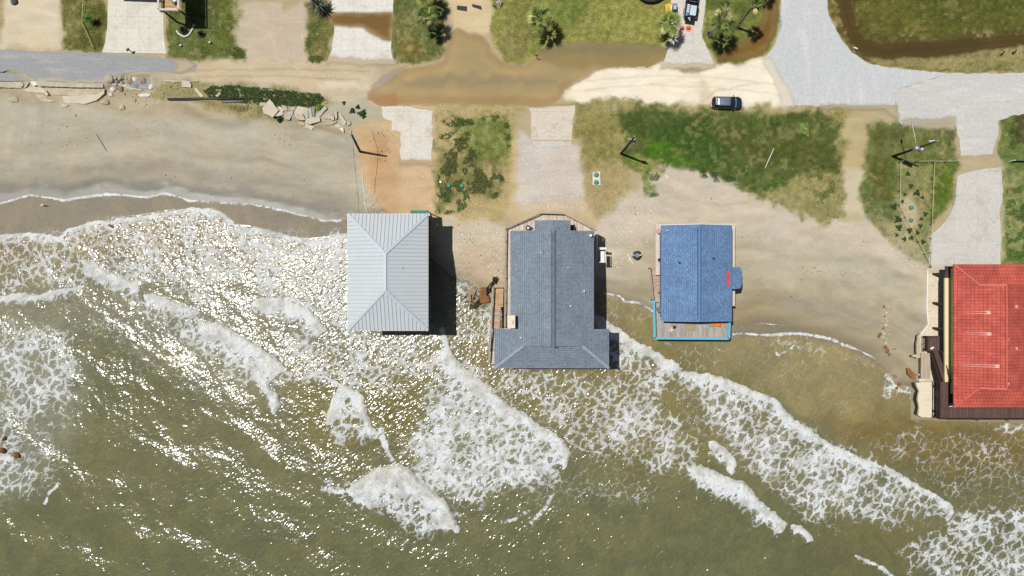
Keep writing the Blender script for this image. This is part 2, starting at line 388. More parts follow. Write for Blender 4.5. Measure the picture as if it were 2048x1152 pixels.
def paint(px, py, lay, col, out=None):
    nx = (fbm(px / 22, py / 22, 4, 3) - .5) * 2; ny = (fbm(px / 22, py / 22, 4, 11) - .5) * 2
    pn = fbm(px / 16, py / 16, 4, 23)
    for L in lay:
        poly, c, fe, rag, st, pat = L[:6]
        xs = [q[0] for q in poly]; ys = [q[1] for q in poly]; mg = fe + rag * 2 + 4
        m = (px > min(xs) - mg) & (px < max(xs) + mg) & (py > min(ys) - mg) & (py < max(ys) + mg)
        if not m.any(): continue
        d = sdf(poly, px[m] + nx[m] * rag * 1.6, py[m] + ny[m] * rag * 1.6)
        w = sst(-fe, fe, d) * st
        if pat: w = w * sst(.5 - .25 / max(pat, .05) * .5, .5 + .12 / max(pat, .05) * .5, pn[m] + (1 - pat) * .25)
        col[m] = col[m] * (1 - w[:, None]) + np.array(c) * w[:, None]
        if out is not None and len(L) > 6: out[m] = out[m] * (1 - w) + L[6] * w
def clampx(px): return np.clip(px, -58, 2106)
def land_colour(px, py):
    ox, oy = px, py; px = clampx(px); py = np.clip(py, -58, 1400)
    col = np.tile(np.array(C(184, 168, 134)), (len(px), 1)); dens = np.zeros(len(px))
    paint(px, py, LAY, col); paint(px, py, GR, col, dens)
    far = (sst(-56, -150, oy))[:, None]; fn_ = fbm(ox / 70, oy / 70, 5, 97)[:, None]
    col = col * (1 - far) + (np.array(GRASS) * (1.3 - fn_) + np.array(DRYG) * (fn_ - .2)) * far
    w = sdf(DRY, px, py); lm = sdf(LAND, px, py)
    bt = (fbm(px / 230, w / 17 + fbm(px / 90, py / 60, 3, 91) * 2.2, 4, 93) - .5) * 2 * sst(6, -14, lm)
    fine = (fbm(px / 40, py / 12, 4, 95) - .5) * 2
    col = col * (1 + (.20 * bt + .05 * fine)[:, None]) * (1 + np.clip(bt, 0, 1)[:, None] * np.array([.0, .01, .03]))
    wet = sst(34, 2, w + (fbm(px / 40, py / 14, 3, 5) - .5) * 26)
    col = col * (1 - .28 * wet[:, None])
    return col, dens, wet

WEED = [ # polygon, coverage, height
 ([(405, 180), (430, 172), (470, 170), (520, 176), (575, 180), (640, 187), (652, 200), (640, 212), (600, 214), (560, 212), (520, 208), (445, 204), (418, 196)], .92, .45, (50, 80, 30)),
 ([(430, 210), (520, 208), (525, 222), (440, 222)], .35, .2, (140, 136, 86)),
 ([(545, 228), (570, 232), (568, 243), (550, 243)], .5, .25, (62, 84, 40)),
 ([(878, 242), (905, 232), (945, 238), (950, 250), (930, 252), (900, 255)], .55, .3, (78, 98, 48)),
 ([(960, 234), (1005, 228), (1018, 250), (1022, 290), (1015, 300), (1000, 250), (970, 250)], .55, .3, (80, 104, 46)),
 ([(876, 270), (930, 255), (960, 290), (950, 330), (980, 350), (1000, 370), (985, 390), (920, 385), (880, 395), (872, 350), (890, 320)], .52, .3, (84, 96, 52)),
 ([(985, 340), (1005, 350), (1010, 365), (990, 400), (980, 395)], .6, .3, (78, 100, 48)),
 ([(870, 385), (930, 380), (940, 395), (930, 420), (885, 430), (872, 428), (880, 405)], .45, .28, (70, 104, 42)),
 ([(1285, 330), (1302, 335), (1320, 345), (1318, 390), (1296, 398), (1288, 370)], .4, .2, (90, 120, 44)),
 ([(1395, 340), (1450, 345), (1480, 360), (1440, 365), (1400, 355)], .5, .25, (58, 84, 50)),
 ([(1596, 245), (1612, 246), (1618, 275), (1600, 262)], .6, .25, (136, 168, 84)),
 ([(1490, 330), (1505, 332), (1504, 345), (1488, 343)], .6, .25, (120, 160, 60)),
 ([(1540, 315), (1570, 318), (1565, 335), (1545, 330)], .35, .2, (120, 158, 70)),
 ([(1510, 280), (1540, 282), (1535, 300), (1512, 295)], .3, .2, (130, 158, 84)),
 ([(1520, 365), (1560, 355), (1555, 378), (1525, 382)], .5, .2, (84, 122, 50)),
 ([(1600, 330), (1660, 335), (1680, 440), (1640, 425)], .3, .2, (100, 122, 62)),
 ([(1780, 295), (1792, 300), (1790, 380), (1776, 350)], .45, .25, (104, 140, 60)),
 ([(1720, 370), (1735, 375), (1738, 420), (1728, 430)], .4, .25, (100, 130, 60)),
 ([(2012, 250), (2030, 240), (2030, 300), (2005, 290)], .5, .25, (84, 112, 48)),
 ([(2008, 380), (2060, 360), (2080, 520), (2010, 520)], .42, .3, (92, 120, 56)),
 ([(615, 112), (635, 108), (650, 118), (640, 126), (618, 124)], .5, .2, (84, 104, 48)),
 ([(440, 92), (480, 92), (494, 115), (470, 118)], .5, .15, (88, 104, 46)),
]
xs = axis(-92, 92, 0.17, 900); ys = axis(-30, 53, 0.17, 900)
X, Y, F = grid(xs, ys)
px, py = topx(X, Y, 0.0); Z = ground_z(clampx(px), np.clip(py, -58, 1500))
for _ in range(2):
    k = CAM_H / (CAM_H - np.clip(Z, -3, 1)); px = X / S * k + 1024; py = 576 - Y / S * k
    Z = ground_z(clampx(px), np.clip(py, -58, 1500))
Z = np.maximum(Z, -4.5)
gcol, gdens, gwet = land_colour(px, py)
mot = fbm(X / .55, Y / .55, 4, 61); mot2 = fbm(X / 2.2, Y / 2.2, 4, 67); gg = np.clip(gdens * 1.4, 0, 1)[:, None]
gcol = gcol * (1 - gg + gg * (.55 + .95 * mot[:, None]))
for poly, cov, hh, colr in WEED:
    pn_ = fbm(X / .9, Y / .9, 4, 401); d_ = sdf(poly, px + (pn_ - .5) * 14, py + (pn_ - .5) * 10)
    w_ = (sst(-1, 4, d_) * sst(.40 + cov * .46, .18 + cov * .46, pn_) * .5)[:, None]
    gcol = gcol * (1 - w_) + np.array(C(*colr)) * (.55 + .5 * mot[:, None]) * w_
fresh = (np.clip(gdens * 1.2, 0, 1) * .9)[:, None]
gcol = gcol * (1 - fresh + fresh * np.array([.90, 1.04, .80]))
bare = (sst(.56, .70, mot2 * .5 + mot * .5) * np.clip(gdens * 2, 0, 1) * np.clip(1.25 - gdens, .12, .6))[:, None]
gcol = gcol * (1 - bare) + np.array(C(176, 160, 112)) * bare
rough = (fbm(X * 1.3, Y * 1.3, 4, 41) - .5) * 0.05 + (fbm(X * .35, Y * .35, 3, 43) - .5) * .10
dryd = sdf(DRY, clampx(px), np.clip(py, -58, 1500))
Z2 = Z + rough * sst(0, 25, dryd) * np.where(sdf(LAND, clampx(px), np.clip(py, -58, 1500)) > 0, .5, 1)
Z2 = np.where(Z >= -0.001, np.minimum(Z2, 0.0) - 0.004, Z2)
t = NT('ground')
p = t.pos(); vc = t.node('ShaderNodeVertexColor', layer_name='Col').outputs[0]
wetA = t.node('ShaderNodeAttribute', attribute_name='wet').outputs['Fac']
n1 = t.noise(t.scale(p, (.45, 1.3, 1)), 0.42, 5, .6, .6); n2 = t.noise(p, 3.2, 4, .65); n3 = t.noise(p, 14, 2, .6)
hsum = t.math('ADD', t.math('ADD', t.math('MULTIPLY', n1, .45), t.math('MULTIPLY', n2, .33)), t.math('MULTIPLY', n3, .22))
g = t.ramp(hsum, .3, .7, .82, 1.18)
dryn = t.math('SUBTRACT', 1.0, wetA)
amp = t.math('ADD', t.math('MULTIPLY', dryn, .6), .25)
cc = t.node('ShaderNodeHueSaturation', {'Color': vc, 'Value': t.math('ADD', t.math('MULTIPLY', t.math('SUBTRACT', g, 1.0), amp), 1.0)}).outputs[0]
warm = t.mix(t.ramp(t.noise(p, .18, 4, .6), .4, .65, 0, .35), cc, t.mix(1.0, cc, (1.08, .98, .86), 'MULTIPLY'))
m_ground = t.out(color=warm, rough=t.ramp(wetA, 0, 1, .92, .42), spec=t.ramp(wetA, 0, 1, .15, .45), normal=t.bump(hsum, t.math('MULTIPLY', amp, .6), .06))
GRND = (X, Y, Z2)
me = bulk('ground', np.stack([X, Y, Z2], 1), F, m_ground, True, gcol, {'wet': gwet})
tag(link('ground', me), kind='structure')

# ------------------------------------------------------------------ paved sheets
def jag(poly, step=9, amp=1.2, seed=0):
    r = random.Random(seed); out = []
    n = len(poly)
    for i in range(n):
        a = poly[i]; b = poly[(i + 1) % n]; L = math.dist(a, b); k = max(1, int(L / step))
        for j in range(k):
            f = j / k; q = amp if j else amp * .3
            out.append((a[0] + (b[0] - a[0]) * f + r.uniform(-q, q), a[1] + (b[1] - a[1]) * f + r.uniform(-q, q)))
    return out
def paved(name, poly, z, mat, amp=1.0, step=9, seed=1, thick=.12):
    pl = [P(x, y, z).to_2d()[:] for x, y in jag(poly, step, amp, seed)]
    o = MB().prism(pl, z - thick, z).build(name, mat); tag(o, kind='structure'); return o
def m_concrete(name, base, joint=None, stain=C(170, 160, 140), amt=.5, crack=.25, stretch=(1, 1, 1)):
    t = NT(name); p = t.pos(); n = t.noise(t.scale(p, stretch), .35, 5, .65, .5); n2 = t.noise(p, 2.2, 5, .65); n3 = t.noise(p, 17, 2)
    c = t.mix(t.ramp(n, .48, .72, 0, amt), base, stain)
    f = t.math('ADD', t.math('MULTIPLY', n2, .6), t.math('MULTIPLY', n3, .4))
    c = t.mix(1.0, c, t.node('ShaderNodeCombineColor', {0: t.ramp(f, .3, .7, .86, 1.1), 1: t.ramp(f, .3, .7, .86, 1.1), 2: t.ramp(f, .3, .7, .86, 1.1)}).outputs[0], 'MULTIPLY')
    v = t.node('ShaderNodeTexVoronoi', feature='DISTANCE_TO_EDGE'); wv = t.node('ShaderNodeVectorMath', {0: p, 1: t.node('ShaderNodeVectorMath', {0: t.node('ShaderNodeTexNoise', {'Vector': p, 'Scale': .7}).outputs[1], 1: (2.2, 2.2, 2.2)}, operation='MULTIPLY').outputs[0]}, operation='ADD').outputs[0]
    t.set(v.inputs['Vector'], wv); v.inputs['Scale'].default_value = .17
    c = t.mix(t.ramp(v.outputs[0], .0, .012, crack, 0), c, tuple(q * .45 for q in base))
    if joint:
        bt = t.node('ShaderNodeTexBrick', {'Vector': p, 'Color1': (1, 1, 1), 'Color2': (.97, .97, .97), 'Mortar': (.72, .70, .68), 'Scale': 1.0, 'Mortar Size': .02, 'Brick Width': joint, 'Row Height': joint}, offset=0.0)
        c = t.mix(1.0, c, bt.outputs[0], 'MULTIPLY')
    return t.out(color=c, rough=.85, spec=.25, normal=t.bump(f, .25, .03))
M_CONC = m_concrete('pale_concrete', C(228, 224, 208), 1.75, C(205, 196, 175), .5, .2)
M_CONCW = m_concrete('bright_concrete', C(232, 228, 217), 1.75, C(206, 196, 176), .7, .2)
M_CONCY = m_concrete('yard_concrete', C(228, 222, 208), 3.9, C(204, 192, 168), .8, .3)
M_CONCG = m_concrete('grey_concrete', C(212, 208, 200), 3.6, C(190, 180, 165), .6, .3)
M_CONCP = m_concrete('pinkish_concrete', C(222, 211, 192), 3.9, C(202, 184, 160), .5, .3)
M_ROAD = m_concrete('worn_road', C(203, 205, 205), None, C(220, 219, 214), .8, .10, (1.6, .35, 1))
M_ROADW = m_concrete('sandy_road', C(206, 203, 198), None, C(226, 219, 206), .8, .12, (.4, 1.6, 1))
M_ASPH = m_concrete('worn_asphalt', C(162, 162, 162), None, C(190, 186, 178), .7, .15, (.35, 1.8, 1))
paved('road', [(1563, -60), (1561, 30), (1557, 70), (1547, 95), (1530, 115), (1545, 135), (1556, 160), (1566, 190), (1572, 210), (1640, 212), (1735, 213), (1768, 216), (1786, 224), (1790, 222), (1790, 180), (1900, 147), (1800, 138), (1737, 127), (1703, 105), (1681, 75), (1657, 30), (1647, -60)], .030, M_ROAD, 1.2, 8, 3)
paved('road', [(1790, 181), (1795, 234), (1803, 248), (1820, 250), (1850, 246), (1890, 239), (1903, 241), (1912, 254), (1920, 285), (1922, 312), (1985, 309), (1990, 290), (1996, 270), (1998, 240), (2030, 230), (2110, 225), (2110, 141), (1990, 147), (1901, 147)], .026, M_ROADW, 1.5, 8, 4)
paved('road', [(-60, 97), (0, 98), (100, 103), (210, 107), (300, 113), (350, 119), (380, 121), (394, 130), (386, 144), (360, 148), (330, 143), (308, 144), (280, 142), (250, 147), (225, 155), (212, 166), (150, 166), (70, 161), (52, 148), (30, 140), (10, 142), (-60, 148)], .028, M_ASPH, 1.5, 7, 5, .35)
paved('driveway', [(217, -60), (323, -60), (327, 40), (328, 80), (333, 107), (204, 105), (210, 85), (215, 50)], .03, M_CONC, .5, 12, 6)
paved('driveway', [(664, -60), (788, -60), (786, 22), (783, 80), (782, 100), (789, 128), (740, 126), (655, 122), (664, 100), (669, 55), (664, 20)], .03, M_CONCW, .8, 10, 7)
paved('driveway', [(1343, -60), (1416, -60), (1411, 10), (1404, 60), (1404, 75), (1420, 108), (1430, 129), (1412, 130), (1395, 127), (1375, 128), (1360, 130), (1345, 136), (1324, 135), (1337, 95), (1343, 60)], .03, m_concrete('drive_concrete', C(220, 214, 202), 5.6, C(200, 192, 178), .5, .3), .6, 10, 8)
paved('driveway', [(762, 212), (778, 213), (795, 210), (830, 216), (866, 222), (864, 240), (865, 262), (864, 322), (850, 325), (830, 320), (801, 324), (801, 263), (783, 262), (784, 242), (768, 236)], .03, M_CONCY, 1.8, 7, 9)
paved('driveway', [(1058, 216), (1078, 215), (1100, 212), (1150, 211), (1150, 225), (1145, 240), (1144, 280), (1062, 280), (1062, 250), (1062, 226)], .03, M_CONCP, .6, 9, 10)
paved('driveway', [(1064, 282), (1144, 282), (1142, 292), (1066, 294)], .022, M_CONCG, 1.5, 8, 11)
paved('driveway', [(1915, 352), (1945, 342), (1975, 336), (2003, 334), (2006, 400), (1999, 420), (2003, 470), (2000, 545), (1862, 545), (1858, 520), (1861, 470), (1880, 455), (1900, 430), (1912, 400)], .03, M_CONCG, 1.2, 9, 12)
paved('pavement', [(1853, 536), (2100, 536), (2100, 830), (1856, 830), (1852, 790), (1838, 762), (1840, 670), (1856, 652)], .024, m_concrete('house_slab', C(232, 218, 190), None, C(205, 192, 165), .6, .25), .8, 12, 13, 1.9)

# ------------------------------------------------------------------ flood water left on the road and in the ditches
def puddle(name, poly, z, deep, shallow, width=26, rag=6, seed=0, step=.22, amax=.96, over=(), mat=None, soft=5):
    xs_ = [q[0] for q in poly]; ys_ = [q[1] for q in poly]
    a = P(min(xs_) - 8, max(ys_) + 8, z); b = P(max(xs_) + 8, min(ys_) - 8, z)
    X, Y, F = grid(np.arange(a.x, b.x, step), np.arange(a.y, b.y, step))
    px, py = topx(X, Y, z)
    nx = (fbm(px / 18, py / 18, 4, seed) - .5) * 2 * rag; ny = (fbm(px / 18, py / 18, 4, seed + 5) - .5) * 2 * rag
    d = sdf(poly, px + nx, py + ny)
    keep = (d[F] > -3).any(1); F = F[keep]; used = np.unique(F); re = np.full(len(X), -1); re[used] = np.arange(len(used)); F = re[F]
    X, Y, d, px, py = X[used], Y[used], d[used], px[used], py[used]
    dd = sst(0, width, d + (fbm(px / 30, py / 20, 4, seed + 9) - .5) * width * .9)
    al = sst(-1, soft, d) * (.55 + (amax - .55) * sst(2, width * .6, d))
    col = np.array(shallow) * (1 - dd[:, None]) + np.array(deep) * dd[:, None]
    paint(px, py, over, col, al)
    me = bulk(name, np.stack([X, Y, np.full(len(X), z)], 1), F, M_PUD, True, col, {'alpha': al})
    return tag(link(name, me), kind='structure')
t = NT('muddy_puddle'); p = t.pos()
vc = t.node('ShaderNodeVertexColor', layer_name='Col').outputs[0]
n = t.noise(t.scale(p, (.5, 1.3, 1)), .22, 4, .5, .3)
c = t.mix(1.0, vc, t.mix(t.ramp(n, .35, .68), (.92, .93, .95), (1.06, 1.04, 1.0)), 'MULTIPLY')
M_PUD = t.out(color=c, rough=.07, ior=1.33, alpha=t.node('ShaderNodeAttribute', attribute_name='alpha').outputs['Fac'], normal=t.bump(t.noise(p, 3.0, 3), .03, .05))
puddle('flood_water', [(733, 183), (760, 160), (790, 143), (830, 133), (868, 128), (884, 120), (890, 90), (903, 60), (915, 54), (940, 65), (965, 70), (980, 86), (986, 108), (1008, 124), (1050, 128), (1075, 110), (1110, 88), (1160, 83), (1240, 84), (1300, 90), (1330, 100), (1325, 118), (1300, 128), (1220, 135), (1190, 145), (1165, 162), (1130, 180), (1122, 200), (1100, 210), (1000, 208), (900, 206), (800, 207), (760, 205), (735, 196)], .05, C(176, 155, 112), C(192, 164, 118), 34, 4, 51, over=[([(1070, 85), (1340, 80), (1340, 125), (1180, 132), (1080, 125)], C(146, 140, 96), 14, 8, .9, 0, .62), ([(1080, 105), (1330, 108), (1320, 130), (1200, 138), (1120, 140)], C(172, 148, 96), 8, 6, .7, 0, .8), ([(880, 148), (1080, 152), (1130, 165), (1010, 172), (880, 168)], C(152, 136, 106), 9, 8, .7, 0, .95), ([(780, 160), (860, 150), (940, 160), (860, 172)], C(158, 144, 112), 8, 8, .6, 0, .92), ([(770, 196), (1080, 190), (1090, 212), (770, 212)], C(182, 142, 92), 8, 6, .45, 0, .85), ([(735, 190), (790, 188), (790, 215), (740, 212)], C(192, 140, 96), 6, 5, .8, 0, .8), ([(735, 160), (800, 128), (820, 130), (750, 180)], C(196, 190, 190), 5, 4, .6, 0, .7)])
puddle('flood_water', [(655, 22), (790, 22), (786, 85), (764, 82), (735, 68), (725, 58), (668, 55), (655, 54)], .052, C(128, 100, 56), C(168, 142, 100), 14, 2, 61, amax=.93)
puddle('ditch_water', [(1432, 126), (1433, 104), (1470, 88), (1500, 70), (1518, 40), (1528, 10), (1540, -30), (1561, -30), (1556, 60), (1541, 90), (1525, 112), (1480, 122), (1445, 127)], .03, C(126, 96, 48), C(150, 124, 76), 22, 4, 71)
puddle('ditch_water', [(1670, -60), (1703, -60), (1704, 20), (1718, 58), (1730, 78), (1760, 85), (1850, 82), (1950, 75), (2010, 70), (2110, 63), (2110, 84), (2000, 98), (1930, 108), (1870, 115), (1780, 121), (1735, 114), (1702, 88), (1683, 47), (1669, 0)], .03, C(84, 72, 40), C(104, 80, 46), 14, 4, 81)

# sand blown and washed over the edges of the paving
t = NT('drift_sand'); p = t.pos(); n = t.noise(p, 2.6, 5, .7)
al = t.math('MULTIPLY', t.node('ShaderNodeAttribute', attribute_name='alpha').outputs['Fac'], t.ramp(t.math('ADD', t.noise(p, .9, 6, .75), t.math('MULTIPLY', t.node('ShaderNodeAttribute', attribute_name='alpha').outputs['Fac'], .30)), .60, .95))
M_DRIFT = t.out(color=t.mix(t.ramp(n, .3, .7), t.mix(1.0, t.node('ShaderNodeVertexColor', layer_name='Col').outputs[0], (.86, .86, .86), 'MULTIPLY'), t.node('ShaderNodeVertexColor', layer_name='Col').outputs[0]), rough=.95, spec=.1, alpha=al)
for i, (poly, c) in enumerate((
  ([(1518, 112), (1545, 112), (1566, 148), (1588, 188), (1600, 216), (1556, 216), (1545, 160)], C(240, 231, 210)),
  ([(318, 110), (372, 114), (392, 124), (388, 140), (362, 150), (330, 150), (350, 132)], C(203, 186, 156)), ([(70, 150), (210, 156), (225, 146), (215, 172), (70, 168)], C(212, 204, 186)),
  ([(796, 316), (872, 316), (872, 334), (796, 334)], C(206, 182, 146)),
  ([(1052, 205), (1160, 205), (1158, 214), (1060, 216)], C(196, 170, 126)),
  ([(1318, 124), (1434, 122), (1434, 142), (1318, 142)], C(222, 208, 180)),
  ([(650, 108), (800, 118), (800, 136), (650, 132)], C(210, 194, 164)), ([(1640, 204), (1800, 208), (1800, 256), (1770, 226), (1640, 220)], C(196, 182, 150)), ([(1800, 236), (1915, 228), (1915, 262), (1800, 258)], C(200, 188, 160)),
  ([(1850, 530), (2010, 528), (2010, 548), (1850, 548)], C(226, 212, 184)))):
    puddle('sand_drift', poly, .062 + .002 * i, c, c, 12, 6, 300 + i * 3, .25, .82, mat=M_DRIFT, soft=9)
# ------------------------------------------------------------------ the sea: a real wave surface with foam on it
# breaking fronts: line (shore side on the left when walked), foam width px, height m, foam amount, trail px
FRONTS = [
 ([(893, 690), (905, 712), (930, 738), (985, 785), (1040, 825), (1090, 858), (1126, 882), (1138, 902), (1134, 930), (1128, 938)], 34, .45, 1.35, 30),
 ([(690, 985), (720, 958), (760, 936), (800, 932), (825, 945), (858, 973), (890, 1005), (910, 1035), (919, 1062), (914, 1070)], 62, .65, 1.6, 50),
 ([(1190, 628), (1215, 642), (1255, 672), (1310, 703), (1352, 728), (1364, 740)], 24, .3, 1.25, 22),
 ([(1352, 747), (1368, 743), (1420, 748), (1480, 768), (1545, 798), (1600, 848), (1660, 888), (1740, 925), (1765, 934)], 22, .35, 1.2, 34),
 ([(1766, 932), (1800, 948), (1860, 984), (1896, 1006), (1908, 1025), (1900, 1038), (1890, 1042)], 15, .25, 1.15, 22),
 ([(1372, 936), (1400, 930), (1430, 944), (1468, 960), (1485, 962), (1500, 980), (1530, 1010), (1560, 1035), (1578, 1050)], 34, .55, 1.45, 34),
 ([(1584, 1052), (1600, 1052), (1615, 1065), (1626, 1080)], 14, .4, 1.4, 12),
 ([(1415, 884), (1428, 882), (1450, 896), (1470, 922), (1472, 940), (1464, 950)], 22, .3, 1.1, 22),
 ([(1712, 1110), (1740, 1122), (1768, 1138), (1790, 1152)], 5, .25, 1.0, 10),
 ([(655, 850), (662, 800), (680, 772), (700, 772), (722, 790), (734, 826), (742, 852), (762, 870)], 30, .35, 1.3, 26),
 ([(395, 640), (440, 648), (480, 668), (520, 695), (560, 725), (572, 740)], 44, .4, 1.3, 60),
 ([(490, 712), (510, 725), (530, 755), (552, 790), (558, 812), (548, 832)], 20, .45, 1.4, 20),
 ([(500, 612), (520, 598), (560, 597), (600, 612), (635, 638), (655, 662)], 34, .3, 1.15, 34),
 ([(165, 522), (190, 528), (215, 547), (255, 560), (282, 568)], 30, .3, 1.1, 24),
 ([(286, 590), (310, 590), (345, 604), (380, 616), (395, 628)], 22, .35, 1.25, 30),
 ([(-40, 600), (0, 592), (30, 588), (70, 592), (110, 582), (140, 577), (165, 570)], 14, .25, 1.1, 16),
 ([(-60, 470), (0, 470), (60, 467), (100, 474), (118, 476), (136, 459), (160, 449), (204, 443), (222, 448), (240, 438), (300, 430), (345, 420), (380, 415), (420, 417), (450, 430), (478, 452), (486, 470), (500, 500), (515, 525)], 10, .12, 1.0, 34),
 ([(480, 455), (520, 455), (560, 468), (600, 480), (625, 488), (650, 480), (695, 470)], 10, .10, .95, 40),
 ([(880, 655), (890, 662), (897, 690), (892, 705)], 12, .15, .9, 14),
 ([(600, 760), (625, 745), (655, 755), (690, 772)], 8, .15, .8, 24),
]
# thin lines where the swash stops
LINES = [
 ([(-60, 425), (0, 407), (60, 390), (130, 400), (210, 387), (290, 394), (330, 386), (380, 401), (450, 406), (510, 409), (570, 421), (610, 432), (650, 442), (695, 439)], 3.0, .8),
 ([(1205, 586), (1240, 592), (1250, 602), (1280, 606), (1300, 618), (1325, 645)], 2.2, .8),
 ([(1460, 669), (1490, 666), (1515, 669), (1555, 668), (1600, 668), (1645, 674), (1690, 690), (1720, 702), (1745, 712), (1765, 728), (1785, 734)], 2.4, 1.0),
 ([(1475, 655), (1500, 645), (1530, 645), (1575, 649), (1610, 655), (1635, 671), (1680, 680), (1712, 686)], 1.8, .75),
 ([(1690, 690), (1720, 684), (1750, 690), (1768, 705)], 2.0, .8),
 ([(1550, 690), (1554, 712), (1570, 705), (1590, 690)], 2.0, .6),
 ([(640, 975), (680, 985), (720, 975)], 6, .9), ([(1105, 985), (1090, 1020), (1060, 1045)], 5, .7), ([(1000, 1045), (1030, 1040), (1060, 1020)], 4, .6),
 ([(760, 855), (766, 880), (775, 905), (790, 930)], 6, .85),
 ([(120, 965), (100, 985), (88, 1010)], 4, .8), ([(65, 490), (80, 510), (92, 535), (102, 552)], 3, .9),
]
# patches of older foam: polygon, amount, feather, ragged edge
PATCH = [
 ([(893, 700), (1138, 900), (1118, 960), (1050, 985), (920, 1020), (870, 985), (818, 955), (815, 905), (840, 830), (868, 740)], .58, 26, 16),
 ([(880, 740), (1000, 830), (1110, 920), (1000, 960), (900, 930), (840, 880)], .28, 26, 20),
 ([(690, 985), (770, 945), (918, 1062), (880, 1062), (830, 1075), (790, 1030), (720, 1000)], .55, 20, 16),
 ([(650, 875), (658, 805), (690, 770), (725, 795), (740, 850), (720, 885), (690, 893)], .5, 16, 10),
 ([(900, 690), (990, 730), (1220, 745), (1240, 680), (1350, 740), (1330, 830), (1290, 900), (1230, 930), (1150, 880), (1060, 820), (960, 760)], .47, 24, 18),
 ([(1120, 820), (1330, 800), (1390, 880), (1400, 930), (1300, 960), (1200, 930), (1140, 900)], .42, 30, 22),
 ([(1060, 960), (1200, 930), (1330, 960), (1300, 1010), (1150, 1030), (1040, 1050)], .24, 30, 22),
 ([(1230, 690), (1360, 740), (1340, 790), (1280, 790), (1220, 760)], .5, 18, 14),
 ([(1360, 745), (1480, 770), (1600, 850), (1740, 925), (1905, 1025), (1880, 1040), (1700, 1050), (1600, 1030), (1500, 950), (1420, 850)], .50, 26, 18),
 ([(1520, 820), (1640, 890), (1700, 960), (1600, 990), (1520, 930)], .22, 26, 18),
 ([(1740, 985), (1890, 1010), (1870, 1040), (1780, 1045)], .28, 20, 14),
 ([(1380, 700), (1460, 760), (1420, 880), (1360, 860), (1340, 790)], .24, 24, 18),
 ([(1800, 1100), (1880, 1050), (1930, 1010), (2110, 1020), (2110, 1180), (1900, 1180)], .50, 26, 20),
 ([(1700, 880), (1800, 860), (2110, 850), (2110, 1030), (1920, 1010), (1800, 930)], .28, 30, 22),
 ([(1960, 840), (2110, 842), (2110, 870), (2000, 868)], .5, 10, 8),
 ([(1600, 870), (1560, 800), (1480, 750), (1470, 690), (1640, 690), (1700, 720), (1770, 760), (1720, 820)], .13, 30, 20),
 ([(1460, 670), (1600, 670), (1700, 700), (1760, 735), (1700, 730), (1560, 700)], .26, 14, 10),
 ([(1770, 750), (1850, 745), (1850, 790), (1770, 795)], .48, 12, 10),
 ([(1210, 600), (1300, 620), (1320, 680), (1470, 690), (1480, 720), (1380, 730), (1260, 660), (1200, 640)], .22, 20, 14),
 # left surf
 ([(-60, 470), (130, 470), (200, 445), (360, 420), (470, 450), (500, 540), (400, 610), (280, 570), (160, 580), (-60, 590)], .42, 22, 14),
 ([(240, 440), (420, 420), (480, 455), (490, 500), (420, 520), (330, 470)], .22, 18, 14),
 ([(480, 460), (700, 470), (700, 680), (600, 640), (520, 600), (500, 540)], .48, 22, 16),
 ([(200, 540), (400, 610), (600, 740), (560, 800), (470, 760), (340, 680), (250, 610)], .46, 26, 18),
 ([(-60, 640), (60, 640), (140, 680), (165, 760), (150, 830), (60, 850), (40, 910), (110, 960), (60, 990), (-60, 1000)], .46, 34, 22),
 ([(-60, 850), (100, 850), (130, 930), (90, 980), (-60, 1000)], .30, 20, 14),
 ([(150, 600), (260, 620), (380, 700), (460, 800), (380, 800), (260, 740), (170, 690)], .20, 30, 20),
 ([(560, 660), (700, 680), (900, 690), (900, 760), (740, 780), (640, 760), (560, 720)], .42, 24, 18),
 ([(700, 665), (860, 660), (870, 720), (720, 740)], .38, 20, 16),
 ([(900, 560), (950, 555), (1010, 600), (1000, 700), (905, 690)], .38, 16, 12),
 ([(560, 780), (680, 790), (800, 860), (800, 940), (640, 950), (560, 880)], .16, 30, 20),
 ([(640, 975), (700, 950), (780, 935), (760, 1000), (700, 1010)], .42, 14, 12),
 ([(450, 500), (520, 480), (690, 480), (690, 600), (560, 590)], .14, 20, 16),
]
